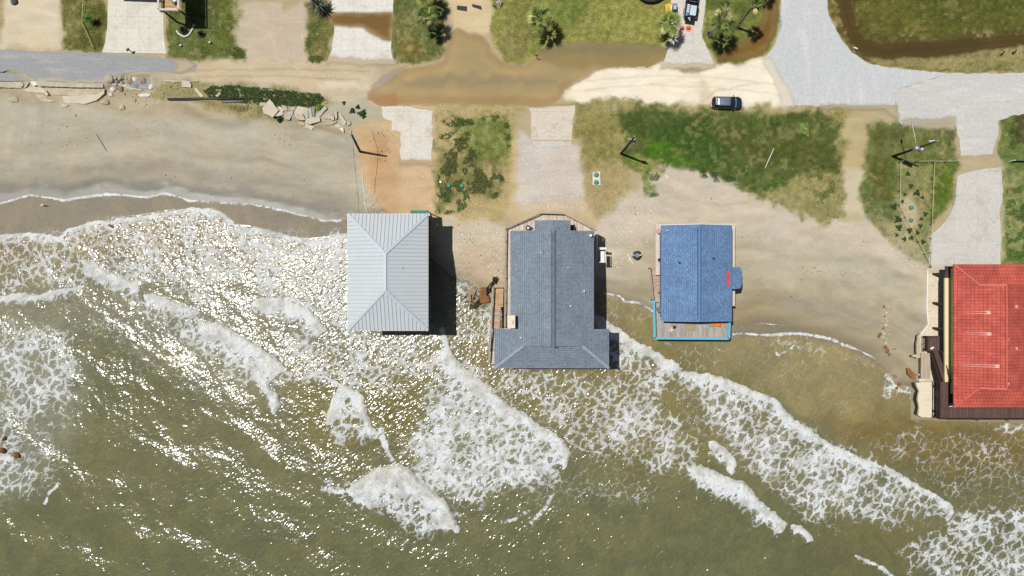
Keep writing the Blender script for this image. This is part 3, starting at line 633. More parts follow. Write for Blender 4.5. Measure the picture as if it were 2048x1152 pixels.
# colour of the water body (mud and depth)
SEAC = [
 ([(-60, 380), (700, 380), (760, 500), (600, 560), (300, 540), (-60, 560)], C(142, 128, 94), 60, 20, 1, 0),
 ([(-60, 380), (700, 380), (700, 470), (420, 425), (240, 450), (120, 480), (-60, 475)], C(158, 144, 114), 14, 8, 1, 0),
 ([(1180, 570), (1500, 640), (1790, 740), (1860, 790), (1800, 850), (1700, 860), (1560, 780), (1380, 740), (1200, 660)], C(152, 141, 104), 40, 14, 1, 0),
 ([(1540, 700), (1680, 720), (1780, 780), (1760, 850), (1640, 850), (1560, 780)], C(152, 138, 98), 40, 16, .8, 0),
 ([(1640, 840), (1860, 800), (2110, 850), (2110, 960), (1900, 960), (1720, 900)], C(128, 110, 64), 40, 20, .8, 0),
 ([(1200, 580), (1320, 610), (1480, 650), (1700, 690), (1780, 745), (1600, 690), (1320, 660)], C(160, 144, 104), 10, 8, .9, 0),
 ([(880, 620), (1300, 640), (1500, 760), (1560, 900), (1300, 960), (1080, 860), (900, 760)], C(132, 122, 80), 60, 20, .9, 0),
 ([(1400, 780), (1700, 930), (1900, 1040), (1650, 1060), (1500, 960)], C(122, 116, 78), 40, 20, .7, 0),
 ([(1600, 1040), (1900, 1040), (2110, 980), (2110, 1180), (1700, 1140)], C(122, 112, 72), 40, 20, .7, 0),
 ([(-60, 560), (300, 540), (700, 480), (900, 560), (900, 720), (640, 780), (480, 800), (260, 680), (-60, 640)], C(148, 144, 122), 50, 24, .6, 0),
 ([(-60, 620), (120, 640), (170, 740), (150, 860), (60, 990), (-60, 1020)], C(146, 146, 128), 40, 20, .6, 0),
 ([(880, 700), (1140, 900), (1100, 960), (900, 1020), (800, 940)], C(142, 138, 112), 34, 20, .5, 0),
 ([(1360, 745), (1600, 850), (1900, 1020), (1860, 1050), (1560, 1000), (1400, 840)], C(138, 132, 102), 34, 20, .5, 0),
 ([(560, 720), (900, 700), (820, 900), (620, 900)], C(126, 116, 66), 50, 20, .7, 0),
]
xs = axis(-92, 92, 0.155, 900); ys = axis(-52, 17, 0.155, 900)
ys = ys[ys < 22]
X, Y, F = grid(xs, ys)
px, py = topx(X, Y, SEA_Z)
cpx = clampx(px); cpy = np.clip(py, -58, 1230)
wx = (fbm(cpx / 26, cpy / 26, 4, 101) - .5) * 2; wy = (fbm(cpx / 26, cpy / 26, 4, 113) - .5) * 2
qx = (fbm(cpx / 7, cpy / 7, 3, 121) - .5) * 2
foam = np.zeros(len(X)); thick = np.zeros(len(X)); ridge = np.zeros(len(X))
pn = fbm(cpx / 34, cpy / 34, 4, 131); pn2 = fbm(cpx / 90, cpy / 60, 3, 137)
for poly, amt, fe, rag in PATCH:
    a = [q[0] for q in poly]; b = [q[1] for q in poly]; mg = fe + rag * 2
    m = (cpx > min(a) - mg) & (cpx < max(a) + mg) & (cpy > min(b) - mg) & (cpy < max(b) + mg)
    d = sdf(poly, cpx[m] + wx[m] * rag * 1.8, cpy[m] + wy[m] * rag * 1.8)
    w = sst(-fe, fe, d)
    foam[m] = np.maximum(foam[m], amt * w * (.30 + 1.05 * pn[m])) + .12 * amt * w * np.minimum(foam[m], .6)
for pts, wid, hgt, amt, trail in FRONTS:
    a = [q[0] for q in pts]; b = [q[1] for q in pts]; mg = wid + trail + 60
    m = (cpx > min(a) - mg) & (cpx < max(a) + mg) & (cpy > min(b) - mg) & (cpy < max(b) + mg)
    d, sg, al = pld(pts, cpx[m] + wx[m] * 4.5 + qx[m] * 3.0, cpy[m] + wy[m] * 4.5 - qx[m] * 2)
    taper = sst(0, .10, al) * sst(1.0, .92, al) * .75 + .25
    wl_ = .62 * wid * (.55 + .9 * vnoise(al * len(pts) * 1.7, al * 0 + 3, 7)) * taper
    s = d * sg
    T = sum(math.dist(pts[i], pts[i + 1]) for i in range(len(pts) - 1)); ap = al * T
    wl0 = wl_; wl_ = wl_ * (.45 + 1.3 * fbm(ap / 7 + s / 30, ap * 0 + 2.5, 3, 39))
    endm = sst(0.0, .012, al) * sst(1.0, .988, al)
    lead = sst(-2.2, .6, s)
    body = lead * sst(wl_ + trail, wl_ * .55, s) * np.where((s > wl_) | (s < -3), 1, 1)
    core = lead * sst(wl_ * 1.45, wl_ * .25, s)
    e = endm * np.where(s >= 0, 1, 1)
    streak = .55 + .9 * (vnoise(s / 14 + wx[m] * 2, ap / 2.6, 19) * .6 + fbm(s / 8, ap / 5, 3, 29) * .4)
    foam[m] = np.maximum(foam[m], amt * np.maximum(core, body * .52 * streak) * e)
    thick[m] = np.maximum(thick[m], lead * np.maximum(sst(wl_ * .8, wl_ * .1, s), .9 * sst(5, 1, s)) * e * min(1, amt - .25) * (.35 + .65 * streak))
    ridge[m] = np.maximum(ridge[m], hgt * .7 * taper * sst(-3, 5, s) * np.exp(-np.clip(s - 5, 0, None) / (wl0 + 14)) * e)
for pts, wid, amt in LINES:
    d, sg, al = pld(pts, cpx + wx * 2.5, cpy + wy * 2.5)
    ww = wid * (.5 + pn)
    foam = np.maximum(foam, .8 * amt * sst(ww + 1.5, ww * .4, d) * sst(0, .03, al) * sst(1, .97, al) * (.55 + .8 * vnoise(al * 40, al * 0, 77)))
shore = sdf(DRY, cpx, cpy)
film = np.zeros(len(X))
for poly in ([(-60, 395), (700, 375), (705, 468), (600, 478), (520, 456), (480, 450), (425, 415), (345, 418), (240, 436), (136, 457), (118, 474), (-60, 470)], [(1200, 570), (1320, 600), (1325, 650), (1280, 612), (1240, 600)], [(1460, 640), (1640, 655), (1780, 720), (1770, 740), (1690, 695), (1600, 672), (1460, 672)]):
    film = np.maximum(film, sst(-3, 3, sdf(poly, cpx + wx * 4, cpy + wy * 4)))
calm = (sst(4, 60, -shore) * .8 + .2 * sst(0, 12, -shore)) * (1 - film)
deepw = sst(60, 320, -shore)
# swell, chop
u = X * .60 + Y * .80; v = -X * .80 + Y * .60
wob = (fbm(X / 9, Y / 9, 3, 201) - .5) * 9
swell = (np.sin((u + wob) * 2 * math.pi / 11.5) * .085 + np.sin((u * .92 + v * .25 + wob * .8) * 2 * math.pi / 6.3) * .04) * deepw
chop = (fbm(u / 1.9, v / 3.4, 4, 211) - .5) * .24 + (fbm(X / .8, Y / .8, 2, 223) - .5) * .05
froth = thick * (fbm(X / .42, Y / .42, 3, 231) - .35) * .28
z = SEA_Z + (swell + chop * (.35 + .65 * deepw)) * calm + ridge + froth
z = np.where(shore > -6, np.minimum(z, SEA_Z + .02 + .3 * np.clip(-shore, 0, 6) * .05), z)
cc = np.tile(np.array(C(116, 115, 82)), (len(X), 1))
paint(cpx, cpy, SEAC, cc)
far = sst(880, 1120, cpy + (pn2 - .5) * 120)
cc = cc * (1 - .55 * far[:, None]) + np.array(C(104, 106, 74)) * (.55 * far[:, None])
cc = cc * (1 - film[:, None]) + np.array(C(136, 124, 102)) * film[:, None]
cc = cc * (.93 + .14 * pn2[:, None])
t = NT('sea_water'); p = t.pos()
vc = t.node('ShaderNodeVertexColor', layer_name='Col').outputs[0]
fa = t.node('ShaderNodeAttribute', attribute_name='foam').outputs['Fac']
th = t.node('ShaderNodeAttribute', attribute_name='thick').outputs['Fac']
cl = t.node('ShaderNodeAttribute', attribute_name='calm').outputs['Fac']
wn1 = t.node('ShaderNodeTexNoise', {'Vector': p, 'Scale': .9, 'Detail': 3.0}).outputs[1]
wn2 = t.node('ShaderNodeTexNoise', {'Vector': p, 'Scale': 3.4, 'Detail': 2.0}).outputs[1]
def warp(v, n, k): return t.node('ShaderNodeVectorMath', {0: v, 1: t.node('ShaderNodeVectorMath', {0: n, 1: (k, k, 0)}, operation='MULTIPLY').outputs[0]}, operation='ADD').outputs[0]
pw = warp(warp(p, wn1, 1.9), wn2, .55)
pa = t.scale(t.scale(pw, (1, 1, 1), R(-50)), (.62, 1, 1))
def vor(v, s):
    q = t.node('ShaderNodeTexVoronoi', feature='DISTANCE_TO_EDGE', voronoi_dimensions='2D'); t.set(q.inputs['Vector'], v); q.inputs['Scale'].default_value = s; return q.outputs[0]
v1 = t.math('MULTIPLY', vor(pa, .88), 1.75); v2 = t.math('MULTIPLY', vor(pa, 2.7), 1.75)
nf = t.noise(p, 2.4, 5, .7, .8)
pat = t.math('ADD', t.math('MULTIPLY', t.math('MINIMUM', v1, t.math('ADD', v2, .24)), .80), t.math('MULTIPLY', t.math('SUBTRACT', nf, .34), .70))
diff = t.math('SUBTRACT', t.math('MULTIPLY', fa, .82), pat)
opac = t.math('MULTIPLY', t.ramp(fa, .08, .55, .42, 1.0), t.ramp(t.noise(p, .5, 5, .7), .34, .6, .5, 1.0))
fm = t.math('MULTIPLY', t.ramp(diff, -.09, .13), opac)
fn = t.noise(t.scale(t.scale(p, (1, 1, 1), R(-50)), (.45, 1, 1)), 7.5, 4, .75)
solid = t.math('MULTIPLY', t.ramp(t.math('ADD', th, t.math('ADD', t.math('MULTIPLY', t.math('SUBTRACT', nf, .5), 1.3), t.math('MULTIPLY', t.math('SUBTRACT', fn, .5), 1.3))), .35, 1.05), .80)
fm = t.math('MAXIMUM', fm, solid)
fm = t.math('MULTIPLY', fm, t.ramp(fa, .02, .12))
veil = t.math('MULTIPLY', t.ramp(fa, .12, .8), t.ramp(nf, .35, .75, .0, .26))
fm2 = t.math('MAXIMUM', fm, veil)
foamc = t.mix(t.ramp(fn, .3, .7), (.50, .515, .51), (.76, .785, .80))
foamc = t.mix(solid, foamc, t.mix(t.ramp(fn, .3, .7), (.48, .455, .38), (.78, .765, .71)))
wc = t.mix(t.ramp(t.noise(p, .22, 5, .65, .8), .35, .68), t.mix(1.0, vc, (.86, .88, .90), 'MULTIPLY'), t.mix(1.0, vc, (1.12, 1.09, 1.02), 'MULTIPLY'))
rg = t.ramp(t.noise(t.scale(t.scale(p, (1, 1, 1), R(-42)), (.5, 1, 1)), 3.2, 3, .7), .3, .7, .90, 1.10)  # light and shade of fine ripples, multiplied into the water colour
wc = t.mix(1.0, wc, t.node('ShaderNodeCombineColor', {0: rg, 1: rg, 2: rg}).outputs[0], 'MULTIPLY')
color = t.mix(t.math('MULTIPLY', fm2, .93), wc, foamc)
pr = t.scale(t.scale(p, (1, 1, 1), R(-38)), (.5, 1, 1)); r1 = t.noise(pr, 1.9, 1, .5, .3); r2 = t.noise(pr, 5.5, 0, .5)
rip = t.math('ADD', t.math('MULTIPLY', r1, .7), t.math('MULTIPLY', r2, .3))
b1 = t.bump(rip, cl, .132)
b2 = t.bump(t.math('ADD', fm, fn), t.math('MULTIPLY', fm, .5), .08, b1)
M_SEA = t.out(color=color, rough=t.math('ADD', t.ramp(fm, .1, .7, 0, .6), t.ramp(cl, .06, .4, .62, .165)), ior=1.33, spec=t.ramp(fm, .2, .9, .8, .15), normal=b2)
seen = (shore[F] < 30).any(1) | (np.abs(X[F[:, 0]]) > 90) | (Y[F[:, 0]] < -50)
F = F[seen]; used = np.unique(F); re = np.full(len(X), -1); re[used] = np.arange(len(used)); F = re[F]
me = bulk('sea', np.stack([X, Y, z], 1)[used], F, M_SEA, True, cc[used], {'foam': foam[used], 'thick': thick[used], 'calm': (.05 + .95 * calm)[used]})
tag(link('sea', me), kind='structure')
# ------------------------------------------------------------------ object materials
def m_shingle(name, col, along='x', course=.30, var=.12, spot=None, rough=.88):
    """asphalt shingles; courses step along the given world axis"""
    t = NT(name); p = t.pos(); v = p if along == 'y' else t.scale(p, (1, 1, 1), R(90))
    bt = t.node('ShaderNodeTexBrick', {'Vector': v, 'Color1': (1 - var, 1 - var, 1 - var), 'Color2': (1 + var * .6,) * 3, 'Mortar': (.58, .58, .60), 'Scale': 1.0, 'Mortar Size': .045, 'Mortar Smooth': .6, 'Brick Width': .38, 'Row Height': course})
    n = t.noise(p, 2.6, 4, .7); n2 = t.noise(p, .45, 4, .6); n3 = t.noise(p, 5.5, 2, .6)
    c = t.mix(1.0, col, bt.outputs[0], 'MULTIPLY')
    f = t.math('ADD', t.math('MULTIPLY', n, .6), t.math('MULTIPLY', n2, .4))
    g = t.ramp(f, .3, .7, .8, 1.2)
    c = t.mix(1.0, c, t.node('ShaderNodeCombineColor', {0: g, 1: g, 2: g}).outputs[0], 'MULTIPLY')
    if spot: c = t.mix(t.ramp(n3, .58, .74, 0, .7), c, spot)
    return t.out(color=c, rough=rough, spec=.25, normal=t.bump(t.math('ADD', bt.outputs[1], n), .35, .03))
def m_tile(name, col, along='x'):
    t = NT(name); p = t.pos(); v = p if along == 'y' else t.scale(p, (1, 1, 1), R(90))
    bt = t.node('ShaderNodeTexBrick', {'Vector': v, 'Color1': (.92, .9, .9), 'Color2': (1.1, 1.06, 1.05), 'Mortar': (.60, .52, .52), 'Scale': 1.0, 'Mortar Size': .05, 'Mortar Smooth': .5, 'Brick Width': .46, 'Row Height': .50}, offset=0.0)
    n = t.noise(p, .5, 4, .65)
    c = t.mix(1.0, col, bt.outputs[0], 'MULTIPLY'); g = t.ramp(n, .3, .7, .80, 1.18)
    c = t.mix(1.0, c, t.node('ShaderNodeCombineColor', {0: g, 1: g, 2: g}).outputs[0], 'MULTIPLY')
    return t.out(color=c, rough=.85, spec=.15, normal=t.bump(bt.outputs[1], -.12, .03))
def m_plank(name, col, along='x', w=.16, var=.25, rough=.85):
    t = NT(name); p = t.pos(); v = p if along == 'x' else t.scale(p, (1, 1, 1), R(90))
    bt = t.node('ShaderNodeTexBrick', {'Vector': v, 'Color1': (1 - var,) * 3, 'Color2': (1 + var * .6,) * 3, 'Mortar': (.4, .38, .36), 'Scale': 1.0, 'Mortar Size': .012, 'Brick Width': 4.0, 'Row Height': w})
    n = t.noise(t.scale(v, (.6, 6, 1)), 1.5, 4, .7)
    c = t.mix(1.0, col, bt.outputs[0], 'MULTIPLY'); g = t.ramp(n, .3, .7, .8, 1.18)
    c = t.mix(1.0, c, t.node('ShaderNodeCombineColor', {0: g, 1: g, 2: g}).outputs[0], 'MULTIPLY')
    return t.out(color=c, rough=rough, spec=.25, normal=t.bump(n, .2, .02))
def m_leaf(name):
    t = NT(name); vc = t.node('ShaderNodeVertexColor', layer_name='Col').outputs[0]
    return t.out(color=vc, rough=.7, spec=.25)
M_LEAF = m_leaf('leaf')
M_METALROOF = simple('metal_roofing', C(206, 212, 214), .5, 0.0, .04, .6, .03)
M_METALSEAM = simple('roof_seam', C(178, 186, 192), .5, 0, .05, 1, .03)  # darker than the sheets: shadow line of each rib put into its colour
M_SHX = m_shingle('grey_shingle_slope', C(138, 151, 163), 'x', spot=C(172, 184, 196)); M_SHY = m_shingle('grey_shingle_end', C(138, 151, 163), 'y', spot=C(172, 184, 196))
M_SHCAP = simple('grey_ridge_cap', C(112, 120, 130), .9, 0, .3, 1.3, .2)
M_BLX = m_shingle('blue_shingle_slope', C(116, 147, 188), 'x', .30, .18, C(150, 186, 226)); M_BLCAP = simple('blue_ridge_cap', C(98, 134, 180), .9, 0, .15, 2)
M_BLY = m_shingle('blue_shingle_end', C(116, 147, 188), 'y', .30, .18, C(150, 186, 226))
M_TLX = m_tile('red_tile_slope', C(202, 100, 86), 'x'); M_TLY = m_tile('red_tile_end', C(202, 100, 86), 'y'); M_TLCAP = simple('red_ridge_tile', C(212, 110, 94), .6, 0, .18, 2)
M_WALLBLUE = simple('blue_grey_siding', C(120, 140, 158), .8); M_WALLGREY = simple('grey_siding', C(150, 152, 150), .8)
M_WALLCREAM = simple('cream_stucco', C(238, 224, 172), .85, 0, .06, 1); M_WHITE = simple('white_paint', C(240, 240, 236), .6, 0, .06, 3)
M_CREAMY = simple('cream_panel', C(236, 226, 204), .7, 0, .07, 3)
M_PILE = simple('weathered_pile', C(120, 106, 88), .9, 0, .3, 3); M_DARKWOOD = m_plank('dark_brown_decking', C(106, 82, 76), 'y'); M_DARKRAIL = simple('dark_brown_wood', C(74, 56, 50), .8, 0, .25, 3)
M_DECKPALE = m_plank('pale_decking', C(222, 204, 186), 'y'); M_DECKTAN = m_plank('tan_decking', C(206, 170, 130), 'x'); M_DECKGREY = m_plank('grey_decking', C(186, 178, 170), 'y', .18)
M_DECKPINK = m_plank('pinkish_decking', C(206, 178, 156), 'x')
M_RAILGREY = simple('weathered_rail', C(176, 164, 150), .85, 0, .2, 3); M_CYAN = simple('cyan_paint', C(100, 190, 212), .6, 0, .08, 3); M_LTWOOD = simple('sunbleached_wood', C(216, 204, 190), .85, 0, .15, 3)
M_GLASS = simple('window_glass', (.05, .09, .14), .08, 0, .1, 1, 0, spec=.6)
M_DKGREEN = simple('green_canvas', C(66, 140, 116), .75, 0, .12, 1.2)
M_STEEL = simple('galvanised_steel', C(196, 200, 204), .4, .6, .1, 4); M_BLACK = simple('black_plastic', (.012, .012, .014), .5, 0, .3, 4); M_GREY = simple('mid_grey', C(130, 132, 134), .6)
M_CREO = simple('creosoted_wood', (.028, .022, .018), .8, 0, .4, 2); M_LIDGREEN = simple('green_lid_plastic', C(72, 152, 124), .5, 0, .12, 3)
M_PVC = simple('white_pvc', (.78, .78, .76), .4, 0, .05, 3); M_RED = simple('red_paint', C(228, 88, 84), .5); M_ORANGE = simple('orange_plastic', C(238, 128, 42), .45); M_YELLOW = simple('yellow_plastic', C(244, 196, 60), .5); M_BLUE = simple('blue_plastic', C(70, 150, 214), .4)
M_RUB = [simple('rubble_tan', C(198, 184, 158), .9, 0, .2, 1.2, .4), simple('rubble_grey', C(192, 184, 168), .9, 0, .22, 1.5, .4), simple('rubble_pink', C(212, 200, 178), .9, 0, .12, 1, .3), simple('rubble_brown', C(168, 144, 120), .9, 0, .3, 1.5, .4), simple('rubble_asphalt', C(148, 146, 142), .9, 0, .25, 2, .4), simple('rubble_rust', C(150, 104, 62), .9, 0, .35, 1.5, .5), simple('rubble_white', C(238, 234, 224), .85, 0, .08, 1, .2)]
# ------------------------------------------------------------------ grass, weeds, litter (uncountable) and plants
def blades(n, base, length, width, lean, cols, r, tri=3):
    """n tufts of tri blades each -> verts, faces, colours"""
    k = tri; N = n * k
    b = np.repeat(base, k, 0) + np.stack([r.normal(0, .05, N), r.normal(0, .05, N), np.zeros(N)], 1)
    az = r.uniform(0, 2 * np.pi, N); ln = np.repeat(length, k) * r.uniform(.6, 1.3, N); le = r.uniform(lean[0], lean[1], N)
    d = np.stack([np.cos(az), np.sin(az)], 1); s = np.stack([-d[:, 1], d[:, 0]], 1); w = np.repeat(width, k) * r.uniform(.6, 1.3, N) / 2
    v = np.zeros((N, 3, 3))
    v[:, 0, :2] = b[:, :2] - s * w[:, None]; v[:, 0, 2] = b[:, 2] - .02
    v[:, 1, :2] = b[:, :2] + s * w[:, None]; v[:, 1, 2] = b[:, 2] - .02
    v[:, 2, :2] = b[:, :2] + d * (ln * np.sin(le))[:, None]; v[:, 2, 2] = b[:, 2] + ln * np.cos(le)
    c = np.repeat(np.repeat(cols, k, 0) * r.uniform(.8, 1.25, (N, 1)), 3, 0)
    return v.reshape(-1, 3), np.arange(N * 3).reshape(-1, 3), c
def leaves(pos, nrm, size, cols, r):
    """one kite-shaped leaf per position"""
    n = len(pos); az = r.uniform(0, 2 * np.pi, n)
    t = np.stack([np.cos(az), np.sin(az), r.uniform(-.5, .5, n)], 1); t -= nrm * (t * nrm).sum(1)[:, None]; t /= np.linalg.norm(t, axis=1)[:, None] + 1e-9
    b = np.cross(nrm, t); s = size[:, None]
    v = np.stack([pos - t * s, pos - b * s * .55 + nrm * s * .2, pos + t * s, pos + b * s * .55 + nrm * s * .2], 1)
    return v.reshape(-1, 3), np.arange(n * 4).reshape(-1, 4), np.repeat(cols, 4, 0)
HARD = [[(1530, 118), (1563, -60), (1647, -60), (1703, 105), (1800, 138), (1900, 145), (2110, 140), (2110, 226), (1998, 240), (1990, 312), (1922, 312), (1905, 241), (1803, 250), (1786, 222), (1572, 211)],
        [(204, 105), (217, -60), (323, -60), (333, 107)], [(655, 125), (664, -60), (788, -60), (789, 130)], [(1324, 135), (1343, -60), (1416, -60), (1404, 70), (1430, 129)],
        [(801, 210), (866, 222), (864, 323), (801, 323)], [(1058, 216), (1150, 211), (1144, 292), (1062, 292)], [(1862, 540), (1861, 470), (1912, 352), (2003, 334), (2003, 540)],
        [(-60, 98), (380, 121), (390, 145), (-60, 160)], [(1720, 60), (1760, 85), (2000, 75), (2110, 65), (2110, 80), (1930, 104), (1780, 116), (1735, 109), (1680, 40), (1672, -60), (1703, -60), (1704, 20)],
        [(1075, 112), (1110, 90), (1330, 98), (1325, 118), (1180, 140), (1080, 200), (880, 200), (890, 90), (910, 56), (980, 90), (1010, 125)], [(1440, 125), (1440, 105), (1515, 55), (1550, -30), (1556, 60), (1525, 110)],
        [(1853, 536), (2110, 536), (2110, 830), (1853, 830)]]
r = np.random.default_rng(21)
GX, GY = GRND[0], GRND[1]
fpx = GX / S + 1024; fpy = 576 - GY / S
cand = (gdens > .03) & (fpx > -40) & (fpx < 2090) & (fpy > -40) & (fpy < 560)
patchy = .45 + 1.0 * fbm(GX / 1.1, GY / 1.1, 3, 301)
cand &= r.random(len(GX)) < gdens * patchy
idx = np.where(cand)[0]
hx = fpx[idx]; hy = fpy[idx]; bad = np.zeros(len(idx), bool)
for h in HARD: bad |= sdf(h, hx, hy) > -1.0
idx = idx[~bad]
base = np.stack([GX[idx] + r.uniform(-.09, .09, len(idx)), GY[idx] + r.uniform(-.09, .09, len(idx)), GRND[2][idx]], 1)
big = fbm(base[:, 0] / 3.1, base[:, 1] / 3.1, 4, 311); sml = fbm(base[:, 0] / .7, base[:, 1] / .7, 3, 317)
gc = gcol[idx] * (.45 + 1.35 * sml[:, None])
yel = np.clip((big - .5) * 3 + r.normal(0, .35, len(idx)), 0, 1)[:, None]
gc = gc * (1 - .45 * yel) + np.array(C(158, 146, 84)) * .45 * yel
grn = np.clip((.46 - big) * 4 + r.normal(0, .3, len(idx)), 0, 1)[:, None]
gc = gc * (1 - .35 * grn) + np.array(C(66, 88, 34)) * .35 * grn
v, f, c = blades(len(idx), base, np.full(len(idx), .17) * (.6 + .8 * big), np.full(len(idx), .085), (.35, 1.25), gc, r)
tag(link('grass', bulk('grass', v, f, M_LEAF, False, c)), kind='stuff')

PV, PF, PC = [], [], []; off = 0
for poly, cov, hh, colr in WEED:
    a = P(min(q[0] for q in poly), max(q[1] for q in poly)); b = P(max(q[0] for q in poly), min(q[1] for q in poly))
    n = int((b.x - a.x) * (b.y - a.y) * 150 * min(1, cov + .2))
    x = r.uniform(a.x, b.x, n); y = r.uniform(a.y, b.y, n)
    ppx = x / S + 1024; ppy = 576 - y / S
    pn = fbm(x / .9, y / .9, 4, 401); d = sdf(poly, ppx + (pn - .5) * 14, ppy + (pn - .5) * 10)
    lump = fbm(x / .55, y / .55, 3, 409)
    k = (d > 0) & (pn < .28 + cov * .46)
    x, y, d, lump, pn = x[k], y[k], d[k], lump[k], pn[k]; n = len(x)
    if not n: continue
    g0 = ground_z(ppx[k], ppy[k])
    z = g0 + r.uniform(.05, 1, n) ** .6 * hh * (.35 + 1.1 * lump) * sst(0, 8, d)
    nr = np.stack([r.normal(0, .45, n), r.normal(0, .45, n), np.ones(n)], 1); nr /= np.linalg.norm(nr, axis=1)[:, None]
    cc_ = np.array(C(*colr)) * (.55 + .9 * lump[:, None]) * r.uniform(.7, 1.35, (n, 1)) * np.array([1, 1, 1])
    cc_[:, 0] *= r.uniform(.8, 1.3, n)
    v, f, c = leaves(np.stack([x, y, z + .03], 1), nr, r.uniform(.05, .11, n), cc_, r)
    PV.append(v); PF.append(f + off); PC.append(c); off += len(v)
tag(link('weeds', bulk('weeds', np.vstack(PV), np.vstack(PF), M_LEAF, False, np.vstack(PC))), kind='stuff')

# litter: shells and gravel bits, dark seaweed specks
def specks(name, zones, mat, n4, size, flat=.5):
    V, Fc = [], []; o = 0
    tet = np.array([(1, 0, 0), (-.4, .9, 0), (-.5, -.8, 0), (0, 0, 1.0)])
    for poly, n in zones:
        xs_ = [q[0] for q in poly]; ys_ = [q[1] for q in poly]
        qx_ = r.uniform(min(xs_), max(xs_), n); qy_ = r.uniform(min(ys_), max(ys_), n)
        k = (sdf(poly, qx_, qy_) > 0); qx_, qy_ = qx_[k], qy_[k]; z = ground_z(qx_, qy_)
        kk = S * (CAM_H - z) / CAM_H; x = (qx_ - 1024) * kk; y = (576 - qy_) * kk; n_ = len(x)
        s = r.uniform(size[0], size[1], n_) * r.uniform(.6, 1.4, n_); a = r.uniform(0, 6.28, n_)
        ca, sa = np.cos(a), np.sin(a); el = r.uniform(.4, 1.6, n_)
        tx = tet[None, :, 0] * el[:, None] * s[:, None]; ty = tet[None, :, 1] * s[:, None]
        vv = np.stack([x[:, None] + tx * ca[:, None] - ty * sa[:, None], y[:, None] + tx * sa[:, None] + ty * ca[:, None], z[:, None] - .03 + (tet[None, :, 2] * flat + .02) * s[:, None] + .03], 2)
        V.append(vv.reshape(-1, 3)); ff = np.array([(0, 1, 3), (1, 2, 3), (2, 0, 3)])
        Fc.append((np.arange(n_)[:, None, None] * 4 + ff[None] + o).reshape(-1, 3)); o += n_ * 4
    return tag(link(name, bulk(name, np.vstack(V), np.vstack(Fc), mat)), kind='stuff')
specks('shell_gravel', [([(868, 470), (1010, 455), (1010, 560), (930, 575), (905, 550)], 900), ([(1195, 440), (1320, 400), (1310, 470), (1240, 540), (1190, 520)], 700), ([(725, 370), (740, 380), (775, 430), (730, 440)], 260),
        ([(1045, 295), (1165, 300), (1165, 420), (1040, 420)], 650), ([(1300, 340), (1360, 350), (1330, 470), (1260, 470)], 120), ([(800, 330), (870, 330), (1000, 440), (860, 470), (770, 430)], 120), ([(-20, 0), (120, 0), (120, 90), (-20, 95)], 60), ([(480, 20), (610, 20), (700, 120), (700, 160), (480, 160)], 150)], simple('shell_white', C(238, 230, 216), .8, 0, .15, 5), 0, (.04, .09))
specks('seaweed_litter', [([(40, 250), (400, 235), (420, 250), (200, 290), (40, 300)], 110), ([(530, 265), (590, 270), (580, 295), (540, 285)], 45), ([(0, 300), (700, 320), (700, 400), (300, 390), (0, 370)], 110), ([(700, 380), (745, 380), (775, 430), (750, 430)], 80),
        ([(1380, 380), (1640, 420), (1840, 560), (1840, 640), (1500, 600), (1470, 480)], 80), ([(1700, 480), (1800, 480), (1850, 540), (1760, 520)], 160), ([(740, 255), (800, 260), (770, 330), (740, 320)], 90), ([(1600, 530), (1700, 545), (1690, 555), (1600, 550)], 60),
        ([(880, 430), (1000, 440), (1000, 540), (940, 550)], 60), ([(230, 180), (330, 185), (400, 210), (280, 215)], 120), ([(1180, 330), (1320, 400), (1250, 470), (1190, 430)], 90)], simple('dry_seaweed', (.055, .038, .024), .9, 0, .4, 5), 0, (.05, .11), .4)

def shrub_mesh(name, n, rad, hgt, colr, seed, leaf=(.05, .11)):
    q = np.random.default_rng(seed)
    th = q.uniform(0, 2 * np.pi, n); rr = np.sqrt(q.uniform(0, 1, n)) * rad * (.75 + .35 * np.sin(th * 3 + seed) + .2 * np.sin(th * 7)); zz = hgt * (1 - (rr / (rad * 1.2)) ** 2).clip(.1) * q.uniform(.25, 1.05, n)
    pos = np.stack([rr * np.cos(th), rr * np.sin(th), zz], 1)
    nr = np.stack([np.cos(th) * rr / rad * .6 + q.normal(0, .35, n), np.sin(th) * rr / rad * .6 + q.normal(0, .35, n), np.ones(n) * .9], 1); nr /= np.linalg.norm(nr, axis=1)[:, None]
    cc_ = np.array(C(*colr)) * (.5 + .9 * q.random((n, 1))) * np.array([1, 1, 1]); cc_[:, 0] *= q.uniform(.8, 1.35, n)
    v, f, c = leaves(pos, nr, q.uniform(leaf[0], leaf[1], n), cc_, q)
    return bulk(name, v, f, M_LEAF, False, c)
def shrub(px, py, rpx, label, colr=(46, 78, 30), group=None, hk=.8, seed=1, me=None):
    rad = rpx * S
    o = link('shrub', me or shrub_mesh('shrub', int(60 + 420 * rad * rad * 3), rad, rad * hk, colr, seed)); o.location = G(px, py)
    return tag(o, label, 'shrub', group)
shrub(705, 222, 6, 'round dark green shrub on the sand, leftmost of the three beside the broken slabs', seed=3)
shrub(716, 214, 4.5, 'smallest and darkest of the three shrubs beside the broken slabs', (40, 62, 30), seed=4)
shrub(725, 228, 9, 'largest bright green shrub of the three beside the broken slabs', (56, 96, 32), seed=5)
shrub(688, 206, 4, 'tiny lone shrub on the sandy track above the broken slabs', (70, 84, 44), seed=6)
shrub(560, 238, 7, 'dark shrub growing in the gap under the big tilted square slab', (44, 62, 34), seed=7)
shrub(640, 215, 8, 'yellow green shrub at the right end of the weedy bank, above the slabs', (104, 138, 58), seed=8)
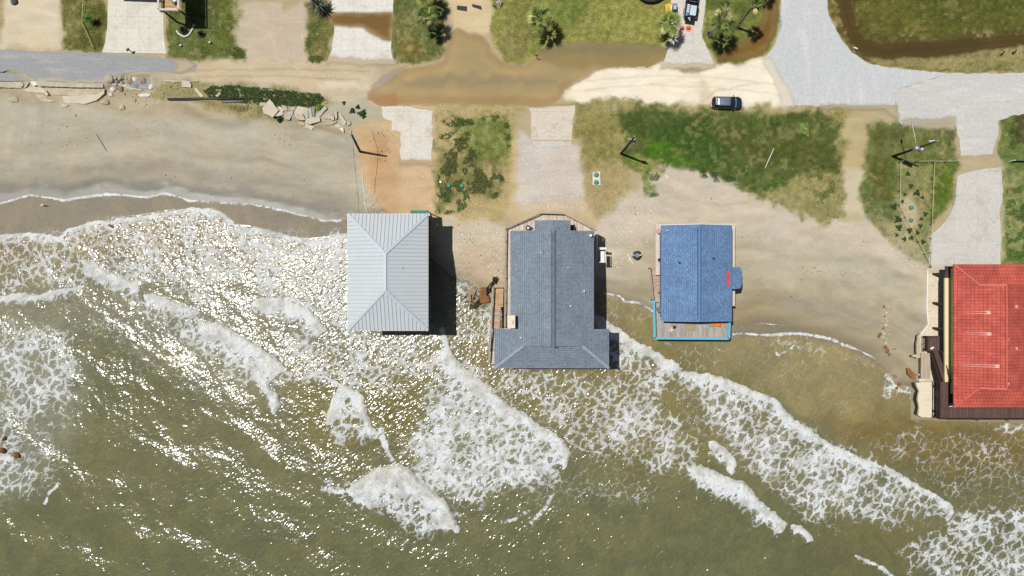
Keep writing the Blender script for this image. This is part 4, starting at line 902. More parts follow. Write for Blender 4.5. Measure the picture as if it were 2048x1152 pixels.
BP = [(1815, 348, 5), (1821, 372, 5), (1833, 386, 7), (1844, 395, 4), (1809, 389, 4), (1804, 403, 4), (1787, 413, 7), (1795, 439, 8), (1797, 455, 7), (1818, 461, 6), (1842, 438, 4), (1840, 452, 5), (1850, 428, 5), (1822, 476, 5), (1793, 470, 4), (1846, 484, 5), (1808, 478, 5), (1834, 466, 5)]
pm = [shrub_mesh('shrub', 620, .42, .4, (62, 86, 42), 60 + i, (.028, .06)) for i in range(3)]
for i, (x, y, q) in enumerate(BP):
    o = shrub(x, y, q, 'small dark green bush scattered among pale weeds inside the roped plot', group='small bushes inside the roped plot', me=pm[i % 3])
    o.scale = (q * S / .42,) * 2 + (q * S / .5,); o.rotation_euler[2] = i * 1.3
# ------------------------------------------------------------------ palms and spiky plants
def palm(px, py, h, rad, label, seed, droop=1.0, lean=(0, 0), tone=1.0, nf=21, group='fan palms along the ditch lots'):
    q = np.random.default_rng(seed); base = G(px, py)
    rad *= 1.15
    t = thing('palm_tree', label, 'palm tree', base, q.uniform(0, 6.28), group)
    top = Vector((lean[0], lean[1], h))
    m = MB(); pts = [Vector((lean[0] * k, lean[1] * k, h * k)) for k in (0, .08, .3, .6, .85, 1.0)]
    m.tube(pts, [.34, .26, .2, .17, .19, .24], 9); m.build('trunk', simple_trunk(), t, True)
    V, Fc, Cc = [], [], []; o = 0
    for i in range(nf):
        az = i * 2.39996 + q.normal(0, .15); el = R(66 - 82 * (i / nf) + q.normal(0, 6)); pl = rad * q.uniform(.24, .42)
        d = np.array([math.cos(az) * math.cos(el), math.sin(az) * math.cos(el), math.sin(el)]); side = np.array([-math.sin(az), math.cos(az), 0]); up = np.cross(d, side)
        if up[2] < 0: up = -up
        c0 = np.array(top) + d * pl
        age = i / nf
        base_c = np.array(C(96, 118, 50)) * (1 - age) + np.array(C(128, 128, 70)) * age
        if q.random() < .10: base_c = np.array(C(178, 170, 120))
        base_c = base_c * q.uniform(.4, 1.55) * tone
        w0 = side * .025; V += [np.array(top) - w0, np.array(top) + w0, c0 + w0, c0 - w0]; Fc.append([o, o + 1, o + 2, o + 3]); Cc += [base_c * .8] * 4; o += 4
        L = rad * q.uniform(.7, .92)
        for k in range(16):
            a = R(-34 + 68 * k / 15); dr = d * math.cos(a) + side * math.sin(a); ll = L * (.45 + .55 * math.cos(a * 2.1)) * q.uniform(.85, 1.1)
            s2 = np.cross(dr, up); s2 /= np.linalg.norm(s2) + 1e-9
            g = np.array([0, 0, -1.0]) * droop
            p1 = c0 + dr * ll * .6 + g * ll * .10 + up * .03; p2 = c0 + dr * ll * .95 + g * ll * (.18 + .25 * q.random())
            wd = .024 * rad / 1.6
            V += [c0 - s2 * wd * .4, c0 + s2 * wd * .4, p1 + s2 * wd, p1 - s2 * wd]; Fc.append([o, o + 1, o + 2, o + 3])
            V += [p1 - s2 * wd, p1 + s2 * wd, p2 + s2 * wd * .15, p2 - s2 * wd * .15]; Fc.append([o + 4, o + 5, o + 6, o + 7])
            cl = base_c * q.uniform(.85, 1.15); Cc += [cl] * 4 + [cl * 1.5] * 4; o += 8
    link('crown', bulk('crown', np.array(V), np.array(Fc), M_LEAF, False, np.array(Cc)), t)
    return t
_tr = []
def simple_trunk():
    if not _tr: _tr.append(simple('palm_trunk', C(150, 134, 112), .95, 0, .3, 4, .4))
    return _tr[0]
palm(1080, 62, 4.9, 2.1, 'fan palm alone on the lawn left of the flooded verge', 1)
palm(1326, 69, 4.8, 1.75, 'fan palm at the lawn corner beside the concrete drive with the pickup', 2)
palm(1420, 73, 6.4, 2.1, 'bushy fan palm on the grass island between drive and ditch', 3)
palm(1472, 54, 8.8, 1.3, 'tall slender palm with a bare trunk on the grass island', 4, nf=20)
palm(860, 59, 5.0, 1.75, 'pale ragged fan palm beside the flooded sandy drive', 5, droop=1.3, tone=1.15, nf=24)
palm(858, 12, 5.0, 1.75, 'fan palm at the top edge behind the pale ragged one', 6, droop=1.3, tone=1.1, nf=24)
palm(1500, -13, 7.0, 1.8, 'palm beyond the top edge casting its shadow on the ditch bank', 7)
def spiky(px, py, n, ln, w, h, label, cat, name, cols, el=(10, 80), seed=1, trunk=0.0):
    q = np.random.default_rng(seed); V, Fc, Cc = [], [], []; o = 0
    for i in range(n):
        az = q.uniform(0, 6.283); e = R(q.uniform(*el)); d = np.array([math.cos(az) * math.cos(e), math.sin(az) * math.cos(e), math.sin(e)]); s = np.array([-math.sin(az), math.cos(az), 0])
        L = ln * q.uniform(.75, 1.15); p0 = np.array([0, 0, trunk + h * q.random()]); p1 = p0 + d * L * .5; p2 = p0 + d * L + np.array([0, 0, -L * .3 * q.random()])
        c = np.array(C(*cols[int(q.integers(len(cols)))])) * q.uniform(.7, 1.3)
        V += [p0 - s * w * .6, p0 + s * w * .6, p1 + s * w, p1 - s * w, p1 - s * w, p1 + s * w, p2 + s * .008, p2 - s * .008]
        Fc += [[o, o + 1, o + 2, o + 3], [o + 4, o + 5, o + 6, o + 7]]; Cc += [c] * 8; o += 8
    me = bulk(name, np.array(V), np.array(Fc), M_LEAF, False, np.array(Cc))
    if trunk:
        t = thing(name, label, cat, G(px, py)); link('crown', me, t)
        MB().tube([(0, 0, 0), (0, 0, trunk * .5), (0, 0, trunk + h * .5)], [.2, .14, .16], 8).build('trunk', simple_trunk(), t, True)
        return t
    ob = link(name, me); ob.location = G(px, py); return tag(ob, label, cat)
spiky(641, 17, 190, 1.75, .05, .5, 'large spiky blue green yucca beside the flooded concrete drive', 'yucca', 'yucca', [(86, 102, 92), (64, 78, 70), (120, 132, 112), (150, 146, 116)], (-25, 80), 3, 1.6)
spiky(368, 61, 120, .8, .035, .25, 'dark agave inside the curved white border', 'agave', 'agave_plant', [(40, 44, 24), (56, 56, 30), (30, 34, 20)], (5, 80), 4)
spiky(404, 69, 120, .75, .035, .25, 'dark agave standing alone in the grass right of the white border', 'agave', 'agave_plant', [(44, 52, 26), (62, 66, 32), (34, 40, 20)], (5, 80), 5)
spiky(188, 43, 90, 1.1, .045, .4, 'bright green spiky plant beside the roped driveway edge', 'plant', 'spiky_plant', [(96, 132, 56), (124, 156, 70), (70, 100, 44)], (10, 75), 6, .9)
# ------------------------------------------------------------------ houses
def sheet(mb, pts, thick=.10, mi=0):
    """roof slope: 3-D polygon with thickness"""
    pts = [Vector(p) for p in pts]
    n = sum(((pts[i].cross(pts[(i + 1) % len(pts)])) for i in range(len(pts))), Vector())
    if n.z < 0: pts = pts[::-1]
    k = len(pts); vs = pts + [p - Vector((0, 0, thick)) for p in pts]
    fs = [tuple(range(k)), tuple(range(2 * k - 1, k - 1, -1))] + [(i, k + i, k + (i + 1) % k, (i + 1) % k) for i in range(k)]
    mb.add(vs, fs, mi)
def pile(parent, x, y, z0, z1, w=.3, mat=None):
    return MB().box((x, y, (z0 + z1) / 2), (w, w, z1 - z0)).build('pile', mat or M_PILE, parent)
def railing(pts, z, h, mat, parent, post=1.5, pw=.10, top=(.14, .05), balus=.22, name='railing'):
    """guard rail along 3-D or 2-D points at deck height z"""
    m = MB(); pts = [Vector((p[0], p[1], p[2] if len(p) > 2 else z)) for p in pts]
    for a, b in zip(pts[:-1], pts[1:]):
        d = b - a; L = d.length
        up = Vector((0, 0, h))
        m.beam(a + up, b + up, top[0], top[1]); m.beam(a + up * .12, b + up * .12, .05, .08); m.beam(a + up * .80, b + up * .80, .05, .08)
        n = max(1, round(L / post))
        for i in range(n + 1): m.box(a + d * i / n + up * .5 - Vector((0, 0, .03)), (pw, pw, h))
        if balus:
            nb = int(L / balus)
            for i in range(1, nb): m.box(a + d * i / nb + up * .46, (.04, .04, h * .7))
    return m.build(name, mat, parent)
def window(parent, c, w, h, axis, frame=None):
    """axis 'x': window in a wall facing +-x; the pane is a sub-part"""
    m = MB(); s = (.06, w + .16, h + .16) if axis == 'x' else (w + .16, .06, h + .16)
    m.box(c, s); o = m.build('window', frame or M_WHITE, parent)
    s2 = (.075, w, h) if axis == 'x' else (w, .075, h)
    MB().box(c, s2).build('pane', M_GLASS, o)
    return o
def house(name, label, x, y):
    return thing(name, label, 'house', (0, 0, 0))

# --- house with the pale metal hip roof
h1 = house('stilt_house', 'stilt house with a pale grey metal hip roof standing in the surf', 0, 0)
ze, zr = 8.3, 10.5
a = P(695, 428, ze); b = P(856, 661, ze); x0, x1, y1, y0 = a.x, b.x, a.y, b.y; xm = (x0 + x1) / 2; hw = (x1 - x0) / 2
ya, yb = y1 - hw, y0 + hw
rid = [Vector((xm, ya, zr)), Vector((xm, yb, zr))]
e = [Vector((x0, y1, ze)), Vector((x1, y1, ze)), Vector((x1, y0, ze)), Vector((x0, y0, ze))]
m = MB(); sheet(m, [e[0], rid[0], rid[1], e[3]]); sheet(m, [e[1], e[2], rid[1], rid[0]]); sheet(m, [e[0], e[1], rid[0]]); sheet(m, [e[2], e[3], rid[1]])
roof = m.build('roof', M_METALROOF, h1)
m = MB(); sl = (zr - ze) / hw; up = Vector((0, 0, .03))
n = 30
for i in range(1, n):
    y = y0 + (y1 - y0) * i / n
    f = min(1, (y1 - y) / hw, (y - y0) / hw)
    for xe, s in ((x0, 1), (x1, -1)): m.beam(Vector((xe, y, ze)) + up, Vector((xe + s * hw * f, y, ze + sl * hw * f)) + up, .06, .09)
n = 21
for i in range(1, n):
    x = x0 + (x1 - x0) * i / n; f = min((x - x0) / hw, (x1 - x) / hw)
    for ye, s in ((y1, -1), (y0, 1)): m.beam(Vector((x, ye, ze)) + up, Vector((x, ye + s * hw * f, ze + sl * hw * f)) + up, .06, .09)
m.build('seam', M_METALSEAM, roof)
m = MB(); up = Vector((0, 0, .05))
for q, r_ in ((e[0], rid[0]), (e[1], rid[0]), (e[2], rid[1]), (e[3], rid[1]), (rid[0], rid[1])): m.beam(q + up, r_ + up, .42, .07)
m.build('ridge_cap', simple('metal_ridge', C(196, 207, 214), .5, 0, .05, 1), roof)
m = MB()
for q, r_ in ((e[0], e[1]), (e[1], e[2]), (e[2], e[3]), (e[3], e[0])): m.beam(q - Vector((0, 0, .16)), r_ - Vector((0, 0, .16)), .10, .2)
m.build('gutter', M_WHITE, roof)
for px, py, z in ((806, 536, 9.6), (742, 489, 9.4), (735, 503, 9.2)):
    v = P(px, py, z); MB().tube([v - Vector((0, 0, .3)), v + Vector((0, 0, .25))], .07, 8).build('vent_pipe', M_GREY, h1)
MB().box((xm, (y0 + y1) / 2, (4.2 + ze) / 2 - .1), (hw * 2 - 1.0, y1 - y0 - 1.6, ze - 4.2 - .1)).build('wall', M_WALLBLUE, h1)
MB().box((xm, (y0 + y1) / 2, 4.05), (hw * 2 - .4, y1 - y0 - .6, .28)).build('floor', M_PILE, h1)
for k in range(4): window(h1, (x1 - .5, y0 + 2.6 + k * 3.6, 6.2), 1.5, 1.3, 'x')
for i in range(4):
    for j in range(5): pile(h1, x0 + .8 + i * (hw * 2 - 1.6) / 3, y0 + .9 + j * (y1 - y0 - 1.8) / 4, -3.0, 4.0)
railing([(x1 - .12, y0 + .3), (x1 - .12, y0 + 4.8)], 4.2, 1.0, M_WALLBLUE, h1)
c0 = P(821, 420.5, 4.6); c1 = P(857, 432, 4.6)
m = MB(); sheet(m, [(c0.x, c0.y, 4.6), (c1.x, c0.y, 4.6), (c1.x, c1.y - 1.6, 5.2), (c0.x, c1.y - 1.6, 5.2)], .06); m.build('awning', M_DKGREEN, h1)
for xx in (c0.x + .1, c1.x - .1): MB().box((xx, c0.y - .1, 2.2), (.12, .12, 4.7)).build('awning_post', M_PILE, h1)
m = MB()
for k in range(12): m.box(((c0.x + c1.x) / 2, c0.y + .2 - k * .28, .1 + k * .34), (2.2, .3, .06))
m.build('stair', M_LTWOOD, h1)

# --- house with the grey shingle roof and octagonal deck
h2 = house('stilt_house', 'large stilt house with grey shingle roof and angled deck over the swash', 0, 0)
ZR = 9.6; xr = P(1106.5, 560, ZR).x; xl = P(1020.5, 560, 7.5).x; slope = (ZR - 7.5) / (xr - xl); xR = xr + (xr - xl) * .985
xlw = P(988.5, 700, 6.7).x; xRw = P(1218, 700, 6.72).x; zw = ZR - slope * (xr - xlw); zwR = ZR - slope * (xRw - xr)
yN = P(1106, 461, 8.4).y; yW = P(1106, 658, 6.9).y; yG = P(1106, 692, 8.2).y; yS = P(1106, 736.5, 6.7).y
zt = zw + .43 * (yG - yS); xa = xr - (ZR - zt) / slope; xb = xr + (ZR - zt) / slope
m = MB(); zl = ZR - slope * (xr - xl); zR_ = ZR - slope * (xR - xr)
sheet(m, [(xr, yN, ZR), (xr, yG, ZR), (xa, yG, zt), (xlw, yS, zw), (xlw, yW, zw), (xl, yW, zl), (xl, yN, zl)], .16)
sheet(m, [(xr, yN, ZR), (xR, yN, zR_), (xR, yW, zR_), (xRw, yW, zwR), (xRw, yS, zwR), (xb, yG, zt), (xr, yG, ZR)], .16)
sheet(m, [(xa, yG, zt), (xb, yG, zt), (xRw, yS, zwR), (xlw, yS, zw)], .16, 1)
m.add([(xa + .1, yG - .01, zt), (xb - .1, yG - .01, zt), (xr, yG - .01, ZR - .1)], [(0, 1, 2)], 2)
ysp = P(1106, 525, 8.5).y
sheet(m, [(xr, ysp, ZR + .035), (xr, yN - .02, ZR + .035), (xl + .02, yN - .02, zl + .035), (xl + .02, ysp, zl + .035)], .03)
sheet(m, [(xr, ysp, ZR + .035), (xr, yN - .02, ZR + .035), (xR - .25, yN - .02, zR_ + .12), (xR - .25, ysp, zR_ + .12)], .03)
roof = m.build('roof', [M_SHX, M_SHY, M_WALLGREY], h2)
m = MB(); k = 0; y = yN - .3
while y > yG + .2:
    q = .02 * math.sin(k * 1.7); m.box((xr, y - .16, ZR + .07 + (.04 if y > ysp else 0)), (.46 + q, .30, .05)); y -= .34; k += 1
for s in (-1, 1): m.beam((xr + s * .26, yN, ZR + .035), (xr + s * .26, yG, ZR + .035), .05, .06, 1)
m.build('ridge_cap', [M_SHCAP, M_BLACK], roof)
M_HIP = simple('pale_hip_cap', C(158, 166, 176), .9, 0, .2, 2)
MB().beam((xa, yG, zt + .05), (xlw, yS, zw + .05), .4, .05).build('hip_cap', M_HIP, roof); MB().beam((xb, yG, zt + .05), (xRw, yS, zwR + .05), .4, .05).build('hip_cap', M_HIP, roof)
pz = 7.0; a = P(1069, 441, pz); b = P(1141, 462, pz); xpm = (a.x + b.x) / 2
m = MB(); sheet(m, [(xpm, a.y, pz + .7), (xpm, yN - .05, pz + .7), (a.x, yN - .05, pz), (a.x, a.y, pz)]); sheet(m, [(xpm, a.y, pz + .7), (b.x, a.y, pz), (b.x, yN - .05, pz), (xpm, yN - .05, pz + .7)])
m.build('porch_roof', M_SHX, h2)
for xx in (a.x + .3, b.x - .3): MB().box((xx, a.y - .3, 5.6), (.16, .16, 2.7)).build('porch_post', M_WHITE, h2)
for px, py, z, s in ((1181, 471, 8.1, .16), (1082, 505, 9.1, .07), (1136, 535, 9.0, .06), (1168, 582, 8.3, .10), (1141, 612, 8.9, .09), (1041, 675, 7.9, .09), (1189, 715, 7.2, .10)):
    v = P(px, py, z); MB().tube([v - Vector((0, 0, .35)), v + Vector((0, 0, .22)), v + Vector((0, 0, .3))], [s, s, s * 1.3], 8).build('vent_pipe', M_WHITE if px != 1189 else M_BLACK, h2)
ch = P(1022.5, 643.5, 9.2); ck = MB(); ck.box((ch.x, ch.y, 8.0), (1.0, 1.75, 2.4)); ck.box((ch.x, ch.y, 9.22), (1.1, 1.85, .08)); cho = ck.build('chimney', M_CREAMY, h2)
MB().tube([(ch.x, ch.y, 9.26), (ch.x, ch.y, 9.5), (ch.x, ch.y, 9.52)], [.2, .2, .28], 12).build('chimney_cap', simple('chimney_cap_metal', C(214, 200, 176), .5, .2), cho)
DZ = 4.2
MB().box(((xl + xR) / 2, (yN + yS) / 2 + 1.2, (DZ + 7.3) / 2), (xR - xl - 1.1, yN - yS - 4.0, 7.3 - DZ)).build('wall', M_WALLGREY, h2)
MB().box(((xlw + xRw) / 2, (yW + yS) / 2, (DZ + 6.5) / 2), (xRw - xlw - 1.2, yW - yS - 1.0, 6.5 - DZ - .1)).build('wing_wall', M_WALLGREY, h2)
dk = [P(x, y, DZ).to_2d()[:] for x, y in ((1011, 458), (1081, 427), (1128, 428), (1193, 462), (1192, 540), (1188, 545), (1188, 656), (1220, 662), (1218, 728), (978, 728), (984, 658), (1009, 657))]
MB().prism(dk, DZ - .22, DZ).build('deck', M_DECKPALE, h2)
rp = lambda *q: [P(x, y, DZ + 1.0).to_2d()[:] + (DZ,) for x, y in q]
railing(rp((1009, 655), (1011, 457), (1082, 426), (1128, 427.5), (1193, 461)), DZ, 1.0, M_RAILGREY, h2, 1.8, .1, (.14, .05), .16)
railing(rp((1193, 462), (1192.5, 540)), DZ, 1.0, M_LTWOOD, h2, 1.8, .1, (.30, .06), .16)
railing(rp((983, 657), (977, 726)), DZ, 1.0, M_RAILGREY, h2, 1.6, .1, (.2, .06), .16)
# left stair: upper landing, ramp, lower walk
lp = [P(x, y, 2.6).to_2d()[:] for x, y in ((986, 574), (1007, 574), (1006, 614), (984, 614))]
MB().prism(lp, 2.45, 2.6).build('landing', M_DECKTAN, h2)
m = MB(); A = P(994, 614, 2.6); B = P(989, 700, 4.2)
for i in range(22):
    v = A.lerp(B, i / 21); m.box((v.x, v.y, v.z), (1.15, .34, .06))
m.build('stair', M_DECKPINK, h2)
m = MB(); m.beam(A + Vector((.6, 0, -.05)), B + Vector((.6, 0, -.05)), .06, .25); m.beam(A + Vector((-.6, 0, -.05)), B + Vector((-.6, 0, -.05)), .06, .25); m.build('stringer', M_DARKRAIL, h2)
L0 = P(985.5, 574, 3.6); L1 = P(1007, 574, 3.6); L2 = P(984, 614, 3.6); L3 = P(979, 700, 5.2)
railing([(L1.x, L1.y, 2.6), (L0.x, L0.y, 2.6), (L2.x, L2.y, 2.6), (L3.x, L3.y, 4.2)], 2.6, 1.0, M_RAILGREY, h2, 1.4, .1, (.2, .06), .16, 'stair_railing')
for px, py in ((986, 576), (1005, 576), (985, 612), (980, 722), (985, 690)):
    g = P(px, py, 2.4); pile(h2, g.x, g.y, -3, 2.5, .2)
for i in range(4):
    for j in range(6): pile(h2, xl + .9 + i * (xR - xl - 1.8) / 3, yS + 1.2 + j * (yN - yS - 1.6) / 5, -3.0, DZ - .2)
for px, py in ((1082, 430), (1128, 431), (1013, 462), (1190, 465), (1190, 535)):
    g = P(px, py, DZ - .3); pile(h2, g.x, g.y, -1.5, DZ - .2, .25)
# lift frame and platform by the right-hand deck edge
g = P(1203, 511, 3.6)
m = MB(); m.box((g.x - .05, g.y + 1.05, 3.6), (1.5, .34, .08)); m.beam((g.x - .6, g.y - 1.0, 3.7), (g.x + .55, g.y - 1.0, 3.7), .12, .12); m.beam((g.x + .55, g.y - 1.0, 3.7), (g.x + .55, g.y + .65, 3.7), .12, .12)
m.box((g.x + .15, g.y - .15, 3.58), (.55, 1.6, .06)); m.beam((g.x + .55, g.y - 1.0, 3.65), (g.x + .55, g.y - 1.0, -1.0), .12, .12); m.beam((g.x + .55, g.y + 1.05, 3.6), (g.x + .55, g.y + 1.05, -1.0), .12, .12)
m.beam((g.x - .7, g.y + 1.05, 3.55), (g.x - .9, g.y + 1.05, 3.55), .3, .1); m.beam((g.x - .6, g.y - 1.0, 3.6), (g.x - .95, g.y - 1.0, 3.6), .12, .12)
m.build('lift_platform', M_WHITE, h2)
for k in range(3): window(h2, (xl + .52, yN - 3 - k * 4.2, 5.8), 1.3, 1.2, 'x')
g = P(1056, 456.5, DZ); tt = thing('round_planter', 'dark round planter with a pale cover on the angled deck', 'planter', (g.x, g.y, DZ))
MB().tube([(0, 0, 0), (0, 0, .55), (0, 0, .6)], [.3, .4, .4], 14).build('pot', M_BLACK, tt); MB().tube([(0, 0, .58), (0, 0, .66)], [.2, .14], 12).build('lid', M_WHITE, tt)
MB().tube([(.46, 0, 0), (.46, 0, .5)], [.13, .16], 10).build('small_pot', M_BLACK, tt)
g = P(1145, 457, DZ); ob = MB().box((0, 0, .35), (.62, .55, .7)).box((0, 0, .73), (.66, .6, .06)).build('storage_box', M_BLACK, None, False, .02); ob.location = (g.x, g.y, DZ); tag(ob, 'black storage box on the angled deck right of the porch roof', 'storage box')

# --- blue shingle house with cyan railings
h3 = house('beach_house', 'beach house with bright blue shingle roof and cyan deck rails', 0, 0)
ze, zr = 6.0, 7.5
a = P(1322, 450, ze); b = P(1464, 642, ze); x0, x1, y1, y0 = a.x, b.x, a.y, b.y; xm = (x0 + x1) / 2
m = MB(); sheet(m, [(x0, y1, ze), (xm, y1, zr), (xm, y0, zr), (x0, y0, ze)], .14); sheet(m, [(x1, y1, ze), (x1, y0, ze), (xm, y0, zr), (xm, y1, zr)], .14)
roof = m.build('roof', M_BLX, h3)
m = MB(); m.beam((xm, y1 - .4, zr + .06), (xm, y0 + .4, zr + .06), .36, .07)
for s in (-1, 1): m.beam((xm + s * .24, y1 - .4, zr + .01), (xm + s * .24, y0 + .4, zr + .01), .06, .05, 1)
m.build('ridge_cap', [M_BLCAP, simple('dark_blue_edge', C(62, 92, 134), .9)], roof)
for yy in (y0, y1): m = MB(); m.beam((x0, yy, ze - .1), (xm, yy, zr - .1), .06, .2); m.beam((xm, yy, zr - .1), (x1, yy, ze - .1), .06, .2); m.build('fascia', M_CYAN if yy == y0 else M_WHITE, roof)
for px, py, z, mm in ((1358, 525.5, 6.8, M_BLACK), (1426, 517, 6.9, M_BLACK), (1334, 461, 6.3, M_STEEL)):
    v = P(px, py, z); MB().tube([v - Vector((0, 0, .4)), v + Vector((0, 0, .25)), v + Vector((0, 0, .32))], [.1, .1, .16], 8).build('vent_pipe', mm, h3)
a = P(1452.5, 543, 6.25); b = P(1460, 570, 6.1); s3 = (zr - ze) / (xm - x0)
zf = lambda x: zr - s3 * abs(x - xm) + .03
m = MB(); pz = [(a.x, a.y), (b.x - .05, a.y), (b.x, (a.y + b.y) / 2), (b.x - .1, b.y), (a.x - .05, b.y), (a.x + .12, (a.y + b.y) / 2)]
sheet(m, [(x, y, zf(x)) for x, y in pz], .025); m.build('red_roof_patch', M_RED, roof)
zz = 5.0; a = P(1456, 534, zz); b = P(1485.5, 578, zz); m = MB()
q = [(a.x, a.y), (a.x + 1.5, a.y), (b.x - .25, a.y - .1), (b.x, a.y - .7), (b.x, b.y + .9), (b.x - .25, b.y + .1), (a.x + 1.2, b.y), (a.x, b.y)]
m.prism(q, lambda x, y: 5.0 - .12 * (x - a.x) - .12, lambda x, y: 5.0 - .12 * (x - a.x)); m.build('porch_roof', M_BLY, h3)
for xx, yy in ((b.x - .3, a.y - .9), (b.x - .3, b.y + 1.0)): MB().box((xx, yy, 1.6), (.14, .14, 6.2)).build('porch_post', M_LTWOOD, h3)
FZ = 2.6
MB().box(((x0 + x1) / 2, (y0 + y1) / 2, (FZ + ze) / 2), (x1 - x0 - 1.0, y1 - y0 - 1.0, ze - FZ - .1)).build('wall', M_WALLBLUE, h3)
c2 = lambda z, *q: [P(x, y, z).to_2d()[:] for x, y in q]
MB().prism(c2(FZ, (1308, 606), (1462, 606), (1459, 679), (1309, 679)), FZ - .2, FZ).build('deck', M_DECKGREY, h3)
MB().prism(c2(FZ, (1311, 448), (1470, 447), (1470, 612), (1322, 612), (1322, 550), (1311, 550)), FZ - .2, FZ + .01).build('side_deck', M_LTWOOD, h3)
q = c2(1.6, (1301, 532), (1323, 532), (1323, 607), (1309, 607)); MB().prism(q, 1.45, 1.6).build('lower_deck', M_DECKPINK, h3)
rp = lambda *q: [P(x, y, FZ + 1.0).to_2d()[:] + (FZ,) for x, y in q]
railing(rp((1308, 602), (1309.5, 676.5), (1458, 677.5), (1459.5, 640)), FZ, 1.0, M_CYAN, h3, 1.7, .12, (.34, .07), .2)
m = MB(); v = P(1306, 603, 3.6); m.box((v.x, v.y, 3.6), (1.2, .22, .08)); m.box((v.x, v.y + .1, 2.9), (.14, .14, 1.4)); m.build('gate_post', M_CYAN, h3)
railing([P(x, y, 2.5).to_2d()[:] + (1.6,) for x, y in ((1301, 535), (1308, 601))], 1.6, .9, M_RAILGREY, h3, 1.5, .08, (.08, .05), 0, 'side_railing')
m = MB()
for i in range(5):
    for j in range(5): pass
for i in range(4):
    for j in range(6): pile(h3, x0 + .6 + i * (x1 - x0 - 1.2) / 3, y0 - 2.2 + j * (y1 - y0 + 1.8) / 5, -2.6, FZ - .15, .25)
for px, py in ((1303, 536), (1309, 600)): g = P(px, py, 1.4); pile(h3, g.x, g.y, -2.2, 1.5, .16)
for k in range(3): window(h3, (x0 + .51, y1 - 2.2 - k * 4.0, 4.3), 1.2, 1.1, 'x')
def put(o, px, py, z, rz=0): v = P(px, py, z); o.location = v; o.rotation_euler[2] = rz; return o
t = thing('sofa', 'orange cushioned sofa on the grey deck under the blue eave', 'sofa', P(1429, 648, FZ)); MB().box((0, 0, .28), (1.45, .66, .3)).build('seat', M_ORANGE, t, False, .05); MB().box((0, .36, .55), (1.45, .16, .5)).build('backrest', M_ORANGE, t, False, .05); MB().box((-.78, 0, .35), (.12, .8, .6)).build('armrest', M_CYAN, t, False, .03); MB().box((.78, 0, .35), (.12, .8, .6)).build('armrest', M_ORANGE, t, False, .03)
o = MB().box((0, 0, .012), (1.45, 1.15, .024)).build('deck_mat', m_plank('straw_mat', C(186, 170, 132), 'x', .12, .2), None); put(o, 1381, 655, FZ + .004); tag(o, 'tan woven mat lying on the middle of the grey deck', 'mat')
t = thing('deck_chair', 'folded pale chair tipped over on the left of the grey deck', 'chair', P(1343, 659, FZ), .9); MB().box((0, 0, .10), (.75, .5, .05)).build('seat', M_LTWOOD, t); MB().beam((.35, -.25, .12), (.62, .1, .4), .45, .04).build('backrest', M_DARKRAIL, t)
t = thing('plastic_bin', 'grey square bin at the corner of the cyan railing', 'bin', P(1316, 619, FZ), .5); MB().rings([[(-.26, -.26, 0), (.26, -.26, 0), (.26, .26, 0), (-.26, .26, 0)], [(-.34, -.34, .7), (.34, -.34, .7), (.34, .34, .7), (-.34, .34, .7)]]).build('body', M_GREY, t); MB().box((0, 0, .73), (.74, .74, .06)).build('lid', simple('grey_lid', C(112, 114, 116), .6), t)
t = thing('round_table', 'small round table with a reddish top at the corner of the white side deck', 'table', P(1315, 463, FZ)); MB().tube([(0, 0, .68), (0, 0, .72)], .36, 18).build('table_top', simple('reddish_top', C(206, 170, 156), .6), t); MB().tube([(0, 0, 0), (0, 0, .68)], .05, 8).build('leg', M_BLACK, t); MB().tube([(0, 0, 0), (0, 0, .04)], .25, 14).build('base', M_BLACK, t)
t = thing('side_chair', 'small dark chair standing on the white side deck by the eave', 'chair', P(1317.5, 520, FZ), .3); MB().box((0, 0, .44), (.42, .42, .05)).build('seat', M_BLACK, t); MB().box((0, .2, .7), (.42, .04, .5)).build('backrest', M_BLACK, t)
for sx in (-.18, .18):
    for sy in (-.18, .18): MB().box((sx, sy, .21), (.04, .04, .42)).build('leg', M_BLACK, t)

# --- house with the red tile roof
h4 = house('tile_roof_house', 'raised house with red tile roof and cream walls behind a white bulkhead', 0, 0)
ze = 6.1; zr = 8.4; xl = P(1907, 600, ze).x; xr = P(2013, 600, zr).x; xR = 2 * xr - xl; sl = (zr - ze) / (xr - xl)
yn = P(2000, 528.5, ze).y; ys = P(2000, 815, ze).y; yng = P(2000, 570, 7.3).y; ysg = P(2000, 776, 7.3).y
zt = ze + sl * (yn - yng); xa = xl + (zt - ze) / sl; xb = xR - (zt - ze) / sl; m = MB()
sheet(m, [(xl, yn, ze), (xa, yng, zt), (xr, yng, zr), (xr, ysg, zr), (xa, ysg, zt), (xl, ys, ze)], .14)
sheet(m, [(xR, yn, ze), (xb, yng, zt), (xr, yng, zr), (xr, ysg, zr), (xb, ysg, zt), (xR, ys, ze)], .14)
sheet(m, [(xl, yn, ze), (xR, yn, ze), (xb, yng, zt), (xa, yng, zt)], .14, 1); sheet(m, [(xl, ys, ze), (xR, ys, ze), (xb, ysg, zt), (xa, ysg, zt)], .14, 1)
m.add([(xa, yng + .01, zt), (xb, yng + .01, zt), (xr, yng + .01, zr)], [(0, 1, 2)], 2); m.add([(xa, ysg - .01, zt), (xb, ysg - .01, zt), (xr, ysg - .01, zr)], [(0, 1, 2)], 2)
roof = m.build('roof', [M_TLX, M_TLY, M_WALLCREAM], h4)
m = MB(); m.beam((xr, yng, zr + .04), (xr, ysg, zr + .04), .22, .1)
